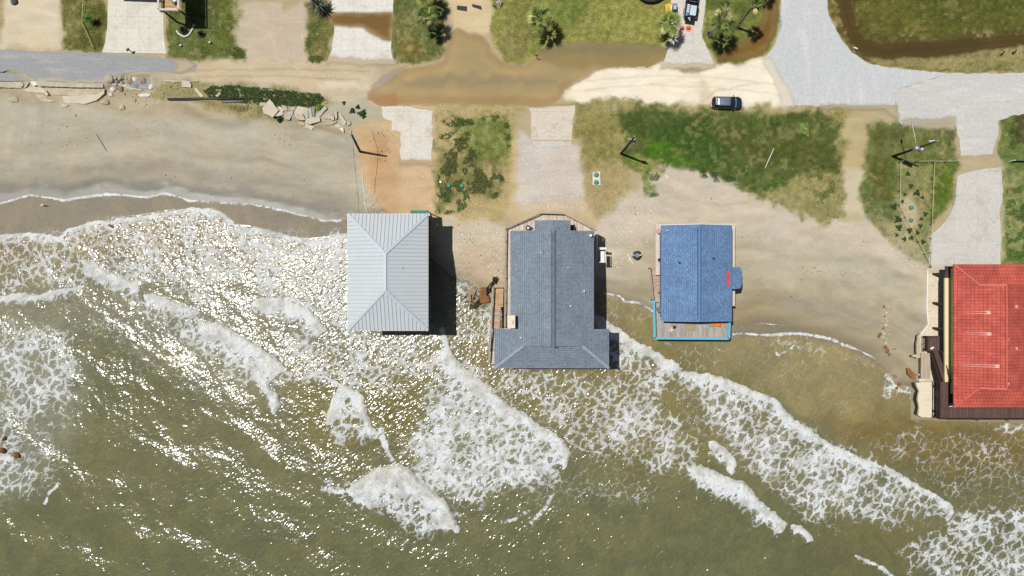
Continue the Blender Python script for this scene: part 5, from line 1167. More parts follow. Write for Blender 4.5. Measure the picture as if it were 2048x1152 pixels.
for q, w in (((xl, yn, ze), (xa, yng, zt)), ((xR, yn, ze), (xb, yng, zt)), ((xl, ys, ze), (xa, ysg, zt)), ((xR, ys, ze), (xb, ysg, zt)), ((xa, yng, zt + .02), (xr, yng, zr)), ((xa, ysg, zt + .02), (xr, ysg, zr))): m.beam(Vector(q) + Vector((0, 0, .05)), Vector(w) + Vector((0, 0, .05)), .2, .1)
m.build('ridge_cap', M_TLCAP, roof)
zf = lambda x: zr - sl * abs(x - xr)
for px, py, ln, sc in ((1978, 625, 42, 1), (1979, 668, 58, 1), (1992, 732, 70, 1), (2012, 766.5, 12, .6), (2033, 613, -12, .8), (2034, 697, -12, .8), (2010, 678, 0, .5)):
    v = P(px, py, 7.7); z0_ = zf(v.x); m = MB(); q = random.Random(px)
    for i in range(3):
        yy = v.y + (i - 1) * .16 * sc; wx_ = q.uniform(.2, .4) * sc
        sheet(m, [(x, y, zf(x) + .045) for x, y in ((v.x - wx_, yy - .06), (v.x + .2 * sc, yy - .07), (v.x + .22 * sc, yy + .06), (v.x - wx_, yy + .07))], .02)
    if ln:
        for i in (-1, 1):
            if sc < .9 and i > 0: continue
            x2 = v.x - ln * .071 * q.uniform(.55, 1); yy = v.y + i * .16 * sc
            sheet(m, [(x, y, zf(x) + .042) for x, y in ((v.x, yy - .035), (v.x, yy + .035), (x2, yy + .008), (x2, yy - .008))], .02)
    m.build('white_stain', simple('faded_white', C(238, 196, 186), .7), roof)
FZ = 3.5
xw = P(1901.5, 600, FZ + .1).x
MB().box((xr, (yn + ys) / 2 + .6, (FZ + ze) / 2 + .05), ((xr - xw) * 2, yn - ys - 2.2, ze - FZ + .1)).build('wall', M_WALLCREAM, h4)
MB().box((xr, (yn + ys) / 2, FZ - .13), (xR - xl - .9, yn - ys - .4, .24)).build('floor', M_DARKRAIL, h4)
for py, w in ((655, .8), (735, 1.5)): v = P(1904, py, 5.2); window(h4, (xw - .0, v.y, 5.25), w, 1.0, 'x', M_WALLBLUE)
for j, py in enumerate((548, 606, 656, 700, 772, 822)):
    for i in range(4):
        g = P(1863, py, 0); pile(h4, g.x + .25 + i * 3.7, g.y, -2, FZ - .25, .32, M_DARKRAIL)
# landing, ramp stair, gallery and seaward deck in dark brown
c2 = lambda z, *q: [P(x, y, z).to_2d()[:] for x, y in q]
MB().prism(c2(FZ, (1890, 545), (1909, 545), (1909, 556), (1890, 556)), FZ - .15, FZ).build('balcony', M_DARKWOOD, h4)
MB().prism(c2(1.9, (1855, 673), (1879, 673), (1879, 702), (1855, 702)), 1.75, 1.9).build('landing', M_DARKWOOD, h4)
m = MB(); A = P(1868, 702, 1.9); B = P(1887, 762, FZ)
for i in range(20):
    v = A.lerp(B, i / 19); m.box((v.x, v.y, v.z), (1.15, .36, .06))
m.build('stair', M_DARKWOOD, h4)
railing([(A.x - .62, A.y, A.z), (B.x - .62, B.y, B.z)], 0, .95, M_DARKRAIL, h4, 1.2, .1, (.14, .05), .18, 'stair_railing'); railing([(A.x + .62, A.y, A.z), (B.x + .62, B.y, B.z)], 0, .95, M_DARKRAIL, h4, 1.2, .1, (.14, .05), .18, 'stair_railing')
MB().prism(c2(FZ, (1880, 764), (1898, 764), (1898, 836), (1880, 836)), FZ - .18, FZ).build('gallery', M_DARKWOOD, h4)
MB().prism(c2(FZ + .01, (1897, 816), (2090, 816), (2090, 840), (1897, 840)), FZ - .17, FZ + .01).build('sea_deck', M_DARKWOOD, h4)
MB().prism(c2(FZ + .1, (1890, 556), (1902, 556), (1902, 764), (1890, 764)), FZ - .2, FZ + .1).build('ledge', M_WALLCREAM, h4)
f3 = lambda z, *q: [P(x, y, z + 1.0).to_2d()[:] + (z,) for x, y in q]
railing(f3(FZ, (1881, 764), (1880.5, 838), (2090, 839)), FZ, 1.0, M_DARKRAIL, h4, 1.8, .1, (.12, .05), .2)
railing(f3(1.9, (1879, 673), (1856, 673), (1856, 702)), 1.9, .95, M_DARKRAIL, h4, 1.2, .1, (.12, .05), .2, 'landing_railing')
for px, py in ((1858, 675), (1877, 675), (1858, 700), (1882, 770), (1882, 800), (1882, 834), (1940, 836), (2000, 836), (2060, 836)):
    g = P(px, py, 1.6); pile(h4, g.x, g.y, -3, 1.75 if py < 705 else FZ - .18, .25, M_DARKRAIL)
v = P(1863, 696, 1.9); t = thing('white_bucket', 'white bucket lying by the top of the dark brown stair', 'bucket', (v.x, v.y, 1.9), .5); MB().tube([(-.3, 0, .16), (.25, 0, .16)], [.15, .19], 12).build('body', M_WHITE, t, True); MB().tube([(.25, 0, .16), (.27, 0, .16)], [.2, .2], 12).build('rim', M_STEEL, t)
# --- house behind the top edge whose deck and shadow reach into the picture
h5 = house('raised_house', 'raised house at the top edge with a sunlit yellow deck and white rails', 0, 0)
DZ5 = 4.5
a = P(323, -60, DZ5); b = P(363, 24, DZ5); e0 = P(330, -7, 7.6)
MB().prism([(a.x, b.y), (b.x, b.y), (b.x, a.y), (a.x, a.y)], DZ5 - .2, DZ5).build('deck', m_plank('yellow_decking', C(206, 176, 122), 'x'), h5)
railing([(b.x, a.y), (b.x, b.y), (a.x, b.y), (a.x, a.y)], DZ5, 1.0, M_LTWOOD, h5, 1.5, .1, (.3, .06), .16)
for xx in (a.x + .2, b.x - .2): pile(h5, xx, b.y + .2, -.1, DZ5 - .2, .22, M_DARKRAIL)
e0 = P(318, -52, 7.4); w0 = P(358, 36, 0)
m = MB(); xx1 = w0.x + .55; m.box(((e0.x + xx1) / 2 - 3, e0.y + 5.2, 5.3), (xx1 - e0.x + 5.4, 9.6, 4.0)); m.build('wall', M_WALLGREY, h5)
m = MB(); sheet(m, [(xx1 + .5, e0.y, 7.4), (xx1 + .5, e0.y + 11, 7.4), (xx1 - 5.5, e0.y + 11, 9.4), (xx1 - 5.5, e0.y, 9.4)]); sheet(m, [(xx1 - 11.5, e0.y, 7.4), (xx1 - 5.5, e0.y, 9.4), (xx1 - 5.5, e0.y + 11, 9.4), (xx1 - 11.5, e0.y + 11, 7.4)]); m.build('roof', M_SHX, h5)
for dx in (0, -3.5, -7): 
    for dy in (.8, 5): pile(h5, xx1 - .3 + dx, e0.y + dy, 0, 3.3, .3)
v = P(352, 4, DZ5); t = thing('patio_chair', 'dark chair with a white cushion on the yellow deck at the top edge', 'chair', (v.x, v.y, DZ5), .4)
MB().box((0, 0, .4), (.8, .7, .08)).build('seat', M_BLACK, t); MB().box((-.3, .38, .7), (.8, .08, .6)).build('backrest', M_BLACK, t); MB().box((.05, .1, .5), (.55, .5, .12)).build('cushion', M_WHITE, t, False, .03)
for sx in (-.34, .34):
    for sy in (-.3, .3): MB().box((sx, sy, .2), (.05, .05, .4)).build('leg', M_BLACK, t)
# ------------------------------------------------------------------ vehicles
M_NAVY = simple('navy_car_paint', (.022, .034, .062), .28, .35, .06, 2, 0, .6); M_CARGLASS = simple('car_glass', (.012, .018, .022), .06, 0, .1, 1, 0, 0, .6)
M_TYRE = simple('tyre_rubber', (.012, .012, .012), .9, 0, .2, 5); M_CHROME = simple('chrome', (.75, .77, .8), .22, .9, .05, 4); M_LAMP = simple('lamp_lens', (.8, .8, .78), .15, 0, .05, 5); M_TAIL = simple('tail_lens', (.4, .02, .02), .2)
M_TRUCK = simple('black_truck_paint', (.012, .012, .014), .25, .2, .1, 2, 0, .6)
M_ROOFSHEEN = simple('navy_roof_sheen', (.30, .36, .46), .30, .75, .06, .7, .02)  # sheen on the navy car's roof put into a paler base colour
def wheels(t, xs_, y, r_=.36, w=.24):
    for x in xs_:
        for s in (-1, 1):
            o = MB().tube([(x, s * (y - w / 2), r_), (x, s * (y + w / 2), r_)], r_, 20).build('wheel', M_TYRE, t, True)
            MB().tube([(x, s * (y + w / 2 - .02), r_), (x, s * (y + w / 2 + .012), r_)], r_ * .62, 14).build('rim', M_CHROME, o)
t = thing('parked_car', 'dark navy hatchback suv parked alone on the sandy verge', 'car', G(1450.5, 208, .03), R(-1.2))
L, Wd = 4.65, 1.84; x0, x1 = -L / 2, L / 2
m = MB(); m.rings([rrect(x0 + .08, x1 - .10, .84, .30, .5), rrect(x0, x1 - .02, .92, .55, .62), rrect(x0 + .02, x1, .92, .80, .66), rrect(x0 + .12, x1 - .10, .89, .94, .62), rrect(x0 + .3, x1 - .32, .80, 1.0, .55)])
m.build('body', M_NAVY, t, True)
m = MB(); m.rings([rrect(x0 + .20, 1.28, .80, .985, .34), rrect(x0 + .48, .72, .69, 1.36, .28), rrect(x0 + .66, .40, .62, 1.55, .24)], cap0=False); m.build('window_glass', M_CARGLASS, t, True)
m = MB(); m.rings([rrect(x0 + .68, .42, .63, 1.545, .22), rrect(x0 + .74, .34, .60, 1.60, .2), rrect(x0 + 1.0, .05, .48, 1.625, .2)]); m.build('roof', M_ROOFSHEEN, t, True)
for s in (-1, 1):
    m = MB(); m.beam((x0 + .8, s * .63, 1.63), (.30, s * .63, 1.61), .05, .05); m.build('roof_rail', M_CHROME, t)
    m = MB(); m.beam((.40, s * .63, 1.55), (1.26, s * .76, 1.0), .06, .05); m.build('windscreen_pillar', M_NAVY, t)
    m = MB(); m.box((.92, s * 1.0, 1.02), (.12, .22, .15)); m.build('mirror', M_BLACK, t, False, .02)
    m = MB(); m.beam((x1 - .52, s * .80, .86), (x1 - .16, s * .58, .80), .10, .08); m.build('headlight', M_LAMP, t)
    m = MB(); m.beam((x0 + .08, s * .55, .95), (x0 + .38, s * .84, .98), .10, .08); m.build('tail_light', M_TAIL, t)
MB().box((x0 + .58, 0, 1.56), (.26, 1.16, .05)).build('rear_spoiler', M_CHROME, t, False, .015)
MB().box((x0 + .06, 0, .62), (.14, 1.3, .12)).build('rear_bumper', M_STEEL, t, False, .03)
m = MB(); pts = [(1.30 + .10 * math.cos(k / 8 * math.pi - math.pi / 2) - .02, -.74 + 1.48 * k / 8, 1.005) for k in range(9)]; m.tube(pts, .035, 6); m.build('windscreen_edge', M_STEEL, t)
wheels(t, (-1.42, 1.40), .80)
# pickup, tailgate towards the sea
t = thing('pickup_truck', 'black pickup truck with lowered tailgate and loaded bed on the concrete drive', 'pickup truck', G(1376.6, 39, .03), R(-98.5))
m = MB(); m.rings([rrect(-5.5, 0, .90, .42, .12), rrect(-5.5, 0, .98, .6, .14), rrect(-5.48, 0, .98, .95, .14)]); m.build('body', M_TRUCK, t, False)
m = MB(); m.box((-1.0, .92, 1.15), (2.0, .12, .45)); m.box((-1.0, -.92, 1.15), (2.0, .12, .45)); m.box((-1.96, 0, 1.15), (.10, 1.84, .45)); m.build('bed_wall', M_TRUCK, t, False, .02)
MB().box((.36, 0, .90), (.70, 1.5, .07)).build('tailgate', M_TRUCK, t, False, .02)
m = MB(); m.rings([rrect(-4.1, -2.05, .93, .95, .2), rrect(-3.55, -2.25, .78, 1.5, .2), rrect(-3.35, -2.4, .7, 1.72, .2)], cap0=False); m.build('cab_glass', M_CARGLASS, t, True)
m = MB(); m.rings([rrect(-3.4, -2.32, .72, 1.71, .18), rrect(-3.2, -2.5, .62, 1.80, .18)]); m.build('roof', M_TRUCK, t, True)
m = MB(); m.rings([rrect(-5.46, -3.9, .94, .94, .2), rrect(-5.3, -4.0, .85, 1.08, .2)]); m.build('hood', M_TRUCK, t, True)
MB().box((-2.18, 0, 1.5), (.08, 1.1, .12)).build('brake_light', M_CHROME, t)
for s in (-1, 1):
    MB().box((-3.5, s * 1.12, 1.15), (.15, .26, .2)).build('mirror', M_BLACK, t); MB().box((.0, s * .84, .8), (.08, .2, .3)).build('tail_light', M_TAIL, t)
wheels(t, (-4.6, -1.05), .86, .4, .26)
tm = Matrix.Translation(t.location) @ Matrix.Rotation(t.rotation_euler[2], 4, 'Z')
def on_truck(x, y, z): return tm @ Vector((x, y, z))
o = MB().box((0, 0, .14), (1.55, .95, .28)).build('storage_tote', simple('pale_tote', C(204, 222, 226), .35, 0, .06, 2), None, False, .04); o.location = on_truck(-1.0, .32, .95); o.rotation_euler[2] = t.rotation_euler[2]; tag(o, 'large pale grey flat tote lying in the pickup bed', 'tote')
o = MB(); 
for k in range(5): o.box((-.6 + k * .27, 0, .18), (.2, .42, .36))
o = o.build('bottle_crate', simple('white_crate', C(226, 234, 240), .4, 0, .12, 3), None, False, .02); o.location = on_truck(-1.1, -.5, .95); o.rotation_euler[2] = t.rotation_euler[2]; tag(o, 'row of white containers along the side of the pickup bed', 'crate')
o = MB().rings([rrect(-.22, .22, .22, 0, .12), rrect(-.26, .26, .26, .25, .14), rrect(-.16, .16, .16, .42, .1)]).build('blue_bag', M_BLUE, None, True); o.location = on_truck(-.24, -.55, .95); tag(o, 'bright blue bag at the rear corner of the pickup bed', 'bag')
o = MB().box((0, 0, .03), (.16, .55, .06)).box((.15, .1, .05), (.2, .16, .1)).build('jack_stand', M_STEEL, None, False, .01); o.location = on_truck(.3, -.05, .94); o.rotation_euler[2] = .5; tag(o, 'small grey metal tool lying on the lowered tailgate', 'tool')
# yard things by the drive
t = thing('yellow_cart', 'yellow hand cart on the grass beside the black bin', 'cart', G(1335, 20), .15); MB().rings([[(-.35, -.6, .25), (.35, -.6, .25), (.35, .55, .25), (-.35, .55, .25)], [(-.45, -.72, .6), (.45, -.72, .6), (.4, .7, .6), (-.4, .7, .6)]]).build('tray', M_YELLOW, t, False, .02); MB().box((0, .05, .62), (.12, .7, .05)).build('handle', simple('cart_handle', C(196, 130, 40), .6), t)
for s in (-1, 1): MB().tube([(s * .3, -.4, .16), (s * .42, -.4, .16)], .16, 12).build('wheel', M_TYRE, t)
o = MB().rings([rrect(-.3, .3, .62, 0, .1), rrect(-.34, .34, .68, .1, .1), rrect(-.3, .3, .6, .12, .1)]).build('white_tray', M_WHITE, None); put(o, 1341.5, 20, 0.0); tag(o, 'pale flat tray lying between the yellow cart and the black bin', 'tray')
t = thing('wheelie_bin', 'black wheeled bin with a pale lid panel beside the concrete drive', 'bin', G(1347, 19, .03)); MB().rings([rrect(-.25, .25, .33, .05, .06), rrect(-.36, .36, .52, .95, .08)]).build('body', M_BLACK, t); MB().box((0, 0, .98), (.5, .72, .05)).build('lid', simple('bin_lid_panel', C(178, 190, 200), .4, 0, .2, 6), t, False, .02)
for s in (-1, 1): MB().tube([(s * .2, -.42, .1), (s * .3, -.42, .1)], .1, 10).build('wheel', M_TYRE, t)
t = thing('gas_can', 'red and white fuel can at the edge of the palm shadow on the drive', 'fuel can', G(1363, 57, .03), .2); MB().rings([rrect(-.32, .32, .22, 0, .1), rrect(-.34, .34, .24, .3, .1), rrect(-.2, .2, .12, .42, .08)]).build('body', M_RED, t, False); MB().tube([(-.3, -.05, .3), (-.5, -.22, .3)], .05, 8).build('spout', M_WHITE, t)
t = thing('traffic_cone', 'orange cone with a round orange base below the pickup tailgate', 'cone', G(1377, 57, .03)); MB().tube([(0, 0, .03), (0, 0, .5), (0, 0, .62)], [.30, .17, .05], 18).build('cone_body', M_ORANGE, t, True); MB().tube([(0, 0, 0), (0, 0, .05)], [.5, .48], 26).build('base', simple('faded_orange', C(236, 150, 110), .6), t)
o = MB().tube([(0, 0, 0), (0, 0, .5), (0, 0, .62)], [.5, .52, .4], 16).build('round_drum', simple('dark_drum', C(58, 60, 52), .7, 0, .3, 4), None, True); o.location = G(1451, 11); tag(o, 'dark round drum on the grass island above the bushy palm', 'drum')
o = MB().rings([rrect(-.25, .25, .3, 0, .1), rrect(-.2, .2, .22, .3, .1)]).build('blue_bag', simple('navy_bag', C(40, 52, 96), .6), None); o.location = G(1418, 67); tag(o, 'small navy blue bag on the grass beside the concrete drive', 'bag')
o = MB().box((0, 0, .2), (.35, .2, .4)).rings([rrect(-.15, .5, .12, .3, .08), rrect(-.05, .4, .08, .42, .06)]).build('white_bag', M_WHITE, None, False, .05); o.location = G(1708, 97); o.rotation_euler[2] = -.4; tag(o, 'small white bag at the inner bend of the ditch', 'bag')

# ------------------------------------------------------------------ utility poles
def pole(px, py, h, label, tilt=(0, 0), rad=.17):
    t = thing('utility_pole', label, 'utility pole', G(px, py), 0, 'utility poles')
    m = MB(); m.tube([(0, 0, -.3), (tilt[0] * .5, tilt[1] * .5, h * .5), (tilt[0], tilt[1], h)], [rad * 1.2, rad, rad * .75], 10); m.build('post', M_CREO, t, True)
    return t
pole(720, 303.5, 9.6, 'bare dark pole without fittings between beach and clay yard', (.9, .55))
t = pole(1242, 307.4, 12.0, 'dark pole with transformer rising from the green lot beside the gravel drive', (0, 0))
m = MB(); m.tube([(.45, -.15, 8.6), (.45, -.15, 9.5), (.45, -.15, 9.6)], [.26, .28, .12], 14); m.build('transformer', M_STEEL, t, True)
m = MB(); m.beam((-.6, .1, 10.2), (.5, .1, 10.2), .1, .1); m.beam((0, 0, 9.3), (.4, -.15, 9.3), .08, .08); m.build('cross_arm', M_LTWOOD, t)
for dx in (-.5, .4, 0): MB().tube([(dx, .1, 10.25 if dx else 12.0), (dx, .1, 10.55 if dx else 12.3)], [.09, .05], 8).build('insulator', M_WHITE, t)
MB().tube([(0, 0, 6.8), (-.9, .3, 7.0)], .03, 6).build('cable', M_STEEL, t)
t = pole(1785.5, 313, 11.3, 'tall dark pole with street lamp arm and transformer in the roped plot', (0, 0))
m = MB(); m.tube([(-.35, -.1, 6.4), (-.35, -.1, 7.4), (-.35, -.1, 7.5)], [.3, .32, .14], 14); m.tube([(.1, -.38, 7.0), (.1, -.38, 7.9), (.1, -.38, 8.0)], [.28, .3, .14], 14); m.build('transformer', M_STEEL, t, True)
m = MB(); pts = [Vector((0, .1, 6.4)), Vector((-.55, 1.3, 7.1)), Vector((-.95, 2.5, 7.35)), Vector((-1.1, 3.0, 7.35))]; m.tube(pts, .05, 8); m.build('lamp_arm', M_LTWOOD, t, True)
m = MB(); m.rings([[(-1.1 + q[0], 3.25 + q[1], 7.26) for q in [(math.cos(a) * .16, math.sin(a) * .36) for a in np.linspace(0, 2 * math.pi, 12, False)]], [(-1.1 + q[0], 3.25 + q[1], 7.42) for q in [(math.cos(a) * .12, math.sin(a) * .28) for a in np.linspace(0, 2 * math.pi, 12, False)]]]); m.build('street_lamp', simple('lamp_housing', C(176, 190, 206), .4, .3), t, True)
m = MB(); m.beam((-.3, .35, 10.0), (.6, .35, 10.0), .1, .1); m.beam((0, 0, 10.0), (0, .35, 10.0), .1, .1); m.build('cross_arm', M_WHITE, t)
MB().tube([(0, 0, 11.25), (.05, .05, 11.9)], [.08, .05], 8).build('insulator', M_LTWOOD, t)

# ------------------------------------------------------------------ rope fences
def rope_fence(label, pts, mat, h=.9, posts=True, name='rope_fence', rad=.03, every=1.9, strands=(1.0,)):
    t = thing(name, label, 'fence', G(*pts[0])); o0 = Vector(t.location)
    g = [G(x, y) - o0 for x, y in pts]; m = MB()
    for s in strands:
        for a, b in zip(g[:-1], g[1:]): m.tube([a + Vector((0, 0, h * s)), (a + b) / 2 + Vector((0, 0, h * s - .04)), b + Vector((0, 0, h * s))], rad, 5)
    m.build('rope', mat, t)
    for a, b in zip(g[:-1], g[1:]):
        n = max(1, int((b - a).length / every))
        for i in range(n):
            v = a.lerp(b, i / n); MB().box((v.x, v.y, v.z + h / 2), (.07, .07, h)).build('fence_post', M_PILE, t)
    v = g[-1]; MB().box((v.x, v.y, v.z + h / 2), (.07, .07, h)).build('fence_post', M_PILE, t)
M_ROPE = simple('pale_rope', C(214, 216, 172), .8); M_ROPEG = simple('pale_green_rope', C(178, 208, 160), .8)
rope_fence('pale rope fence across the driveway between the roped plot and the right edge', [(1797, 324), (1862, 324), (1912, 324)], M_ROPEG)
rope_fence('rope fence down the left side of the roped plot, bending to the slab corner', [(1796, 326), (1794, 410), (1858, 533)], M_ROPE)
rope_fence('rope fence down the right side of the roped plot along the drive', [(1863, 326), (1859, 420), (1857, 534)], M_ROPE)
rope_fence('wavy white rope edging the grass beside the pale driveway at the top left', [(172, -20), (169, 18), (167, 48), (179, 72), (189, 97)], M_ROPE, .5, rad=.035, every=4)
rope_fence('thin wire fence on the grass right of the dark house shadow', [(419, -20), (419, 22), (418, 56)], M_GREY, .8, rad=.012, every=3)
t = thing('mesh_fence', 'dark mesh fence with white end post at the right edge', 'fence', G(2019, 323)); L = 8.0
MB().box((L / 2, 0, .55), (L, .03, 1.0)).build('mesh_panel', simple('dark_mesh', C(64, 72, 70), .9, 0, .4, 6), t); MB().box((0, 0, .6), (.14, .14, 1.2)).build('end_post', M_WHITE, t)
for k in range(1, 5): MB().box((k * 1.9, .05, .55), (.08, .08, 1.15)).build('fence_post', M_STEEL, t)
MB().beam((0, 0, 1.07), (L, 0, 1.07), .06, .05).build('top_rail', M_STEEL, t)
# white bulkhead rail and broken seawall of the red-roofed house
t = thing('bulkhead', 'white capped bulkhead wall left of the red-roofed house', 'wall', P(1855, 541, 0)); o0 = Vector(t.location)
cp = [P(x, y, .15) for x, y in ((1855, 541), (1854.5, 580), (1853.5, 615), (1856.5, 649), (1840.5, 669), (1839.5, 700), (1839.5, 762))]
m = MB(); w = MB()
for a, b in zip(cp[:-1], cp[1:]):
    m.beam(a - o0, b - o0, .20, .10); w.beam(a - o0 - Vector((0, 0, 1.25)), b - o0 - Vector((0, 0, 1.25)), .16, 2.38)
m.build('cap', M_WHITE, t); w.build('wall_panel', M_CREAMY, t)

# ------------------------------------------------------------------ rubble, slabs, stones
def slab(pp, z0, th, mat, label=None, cat='slab', name='concrete_slab', tilt=(0, 0), seed=0, group=None, jit=True):
    """broken slab from its plan outline; tilt = rise per metre in x and y"""
    c = (sum(q[0] for q in pp) / len(pp), sum(q[1] for q in pp) / len(pp)); o0 = G(*c)
    pl = jag(pp, 5, .5, seed) if jit else pp
    z = o0.z + z0
    pts = [(P(x, y, z) - P(c[0], c[1], z)).to_2d()[:] for x, y in pl]
    f = lambda x, y: tilt[0] * x + tilt[1] * y
    o = MB().prism(pts, lambda x, y: f(x, y) + z0, lambda x, y: f(x, y) + z0 + th).build(name, mat); b = P(c[0], c[1], z); o.location = (b.x, b.y, o0.z)
    return tag(o, label, cat, group)
def rock(px, py, rx, ry, hz, mat, label, seed=1, rz=0.0, name='rock', group=None, sink=.25):
    q = np.random.default_rng(seed); rings = []
    n = 9; lv = [(-.3, .8), (.15, 1.0), (.55, .85), (.85, .5), (1.0, .2)]
    jit = q.uniform(.78, 1.15, n)
    for zf_, rf in lv: rings.append([(rx * S * rf * jit[k] * math.cos(6.283 * k / n) * q.uniform(.9, 1.1), ry * S * rf * jit[k] * math.sin(6.283 * k / n) * q.uniform(.9, 1.1), hz * zf_ * q.uniform(.9, 1.05)) for k in range(n)])
    o = MB().rings(rings).build(name, mat, None, False); o.location = G(px, py); o.rotation_euler[2] = rz
    return tag(o, label, 'rock', group)
# broken road edge at the left
slab([(-20, 150), (2, 148), (12, 141), (24, 140), (36, 144), (48, 149), (58, 158), (64, 161), (30, 163), (-20, 162)], -.02, .22, M_ASPH, 'grey asphalt slab broken loose and sunk at the left road edge', 'asphalt slab', 'asphalt_slab', (0, .07), 11)
slab([(-20, 164.5), (30, 164.5), (46, 165.5), (50, 170), (44, 177), (10, 176), (-20, 175)], 0.05, .3, M_RUB[0], 'long tan kerb slab under the sunken asphalt at the left edge', 'kerb slab', 'kerb_slab', (0, .08), 12)
slab([(72, 163), (120, 166), (180, 168), (208, 169), (207, 176), (150, 175), (78, 173)], 0.05, .22, M_RUB[0], 'long tan kerb strip along the worn asphalt edge', 'kerb slab', 'kerb_slab', (0, .05), 13)
slab([(80, 174.5), (140, 176.5), (205, 177.5), (200, 190), (150, 193), (108, 190), (100, 185)], -.12, .3, M_RUB[0], 'brown exposed road base slab under the tan kerb strip', 'slab', 'road_base_slab', (0, .12), 14)
slab([(112, 191), (150, 193), (200, 190), (214, 180), (212, 190), (196, 202), (172, 209), (150, 207), (128, 206), (112, 200)], -.1, .3, M_RUB[2], 'pale tilted seawall slab with a dark curved gap at its right end', 'slab', 'seawall_slab', (.07, .08), 15)
slab([(49, 180), (60, 176), (78, 173), (90, 176), (96, 188), (72, 186), (56, 184)], -.15, .3, M_RUB[2], 'pinkish pointed slab fragment left of the cracked seawall slab', 'slab', 'concrete_slab', (.05, .1), 16)
slab([(62, 165), (74, 163), (80, 170), (68, 173)], 0, .25, M_RUB[6], 'small white concrete chunk at the end of the tan kerb', 'chunk', 'concrete_chunk', (0, 0), 17)
slab([(88, 178), (94, 182), (100, 191), (95, 192), (87, 184)], 0, .28, M_RUB[2], 'narrow pale fragment wedged upright beside the pinkish slab', 'slab', 'concrete_slab', (.2, 0), 18)
slab([(50, 170), (58, 164), (62, 166), (54, 175), (48, 177)], 0, .22, M_RUB[0], 'narrow tilted fragment between the two tan kerbs', 'slab', 'concrete_slab', (.3, 0), 19)
slab([(72, 188), (88, 190), (98, 198), (110, 203), (100, 205), (86, 203), (76, 195)], -.05, .18, M_RUB[0], 'flat tan slab half buried below the pinkish fragment', 'slab', 'concrete_slab', (0, .05), 20)
rock(28, 199, 10, 7, .35, M_RUB[0], 'buried tan boulder on the beach below the left kerb', 21)
rock(131, 211, 9, 4, .25, M_RUB[2], 'pinkish flat stone below the pale seawall slab', 22)
rock(211, 205, 9, 7, .55, M_RUB[0], 'large round tan boulder right of the dark seawall gap', 23)
rock(245, 215, 6, 6, .4, M_RUB[2], 'tan boulder on the sand below the stone pile', 24)
rock(151, 230, 3, 2.5, .2, M_RUB[0], 'small lone stone on the smooth beach below the seawall slab', 25)
slab([(244, 146), (280, 143), (306, 145), (308, 152), (304, 170), (299, 178), (280, 178), (262, 174), (250, 160)], -.08, .24, M_ASPH, 'dark grey asphalt slab sunk beneath the stone pile', 'asphalt slab', 'asphalt_slab', (0, .06), 26)
ST = [(219, 158, 9, 9, .5, 0, 'lumpy tan clod at the left of the stone pile'), (231, 156, 4, 4, .3, 1, 'grey cube stone next to the tan clod'), (240, 157, 4, 4, .35, 2, 'small pinkish stone, second in the upper row of the pile'), (247, 156, 3.5, 4, .35, 3, 'small brown stone in the upper row of the pile'),
      (253, 157, 4, 5, .4, 2, 'upright pink stone in the middle of the upper row'), (261, 157, 5, 5, .45, 0, 'yellowish square stone in the upper row of the pile'), (271, 159, 6.5, 5, .5, 6, 'pale cream boulder at the right of the upper row'), (260, 165, 7, 5, .45, 3, 'brownish oval stone below the yellowish square one'),
      (287, 162, 8, 8, .5, 3, 'large rounded brown boulder on the asphalt slab'), (273, 171, 7, 7, .3, 4, 'blue grey wedge of asphalt in front of the stone pile'), (230, 170, 6, 4, .35, 1, 'light grey flat stone on the left front of the pile'), (226, 179, 6, 5, .35, 6, 'white angular block beside the dark seawall gap'),
      (237, 176, 6, 4, .3, 4, 'dark grey chunk between the white block and the brown stone'), (243, 178, 5, 6, .45, 3, 'brown stone at the lower front of the stone pile'), (222, 189, 5, 5, .35, 6, 'small white block below the white angular block'), (235, 163, 4, 3, .3, 4, 'tiny dark rubble bit inside the stone pile'), (246, 166, 4, 4, .3, 4, 'dark rubble lump in the centre of the stone pile'),
      (302, 174, 5, 6, .3, 6, 'pale triangular block at the right corner of the asphalt slab'), (290, 191, 13, 5, .35, 6, 'long smooth pale boulder on the sand below the asphalt slab'), (270, 201, 3, 4, .25, 0, 'small pale stone left of the long smooth boulder'), (326, 186, 2.5, 2.5, .2, 0, 'tiny tan stone right of the long smooth boulder'), (341, 173, 2.5, 2.5, .2, 3, 'tiny brown stone below the weathered timber')]
for i, (x, y, rx, ry, hz, mi, lb) in enumerate(ST): rock(x, y, rx, ry, hz, M_RUB[mi], lb, 40 + i, 0.0, 'rubble_stone', 'stones in the pile at the broken road end')
slab([(247, 168), (262, 176), (285, 179), (284, 181), (262, 179), (246, 171)], .05, .15, M_RUB[2], 'long thin pink kerb piece curving in front of the stone pile', 'kerb slab', 'kerb_slab', (0, 0), 27)
slab([(366, 165), (380, 164), (384, 170), (383, 176), (366, 175)], .0, .3, M_RUB[2], 'pink squarish block beside the weathered timber', 'block', 'concrete_block', (0, .05), 28)
slab([(344, 164), (350, 161), (363, 161), (362, 164), (352, 165), (346, 167)], 0, .18, M_RUB[0], 'thin curved tan slab under the weathered timber', 'slab', 'concrete_slab', (0, 0), 29)
slab([(389, 178), (394, 176), (408, 193), (402, 195), (396, 188)], 0, .15, M_RUB[2], 'narrow pinkish slab lying on the bank above the dark pipe', 'slab', 'concrete_slab', (0, 0), 30)
slab([(432, 192), (440, 185), (444, 188), (437, 195)], 0, .3, M_RUB[2], 'pale stub of concrete at the joint of the two pipes', 'block', 'concrete_block', (0, 0), 31)
def log(label, a, b, r_, mat, name, cat, lift=0.0, n=10):
    A = G(*a, r_ * .7 + lift); B = G(*b, r_ * .7 + lift); t = MB().tube([A - A, (B - A) * .5, B - A], [r_, r_ * 1.05, r_ * .95], n).build(name, mat, None, True); t.location = A; return tag(t, label, cat)
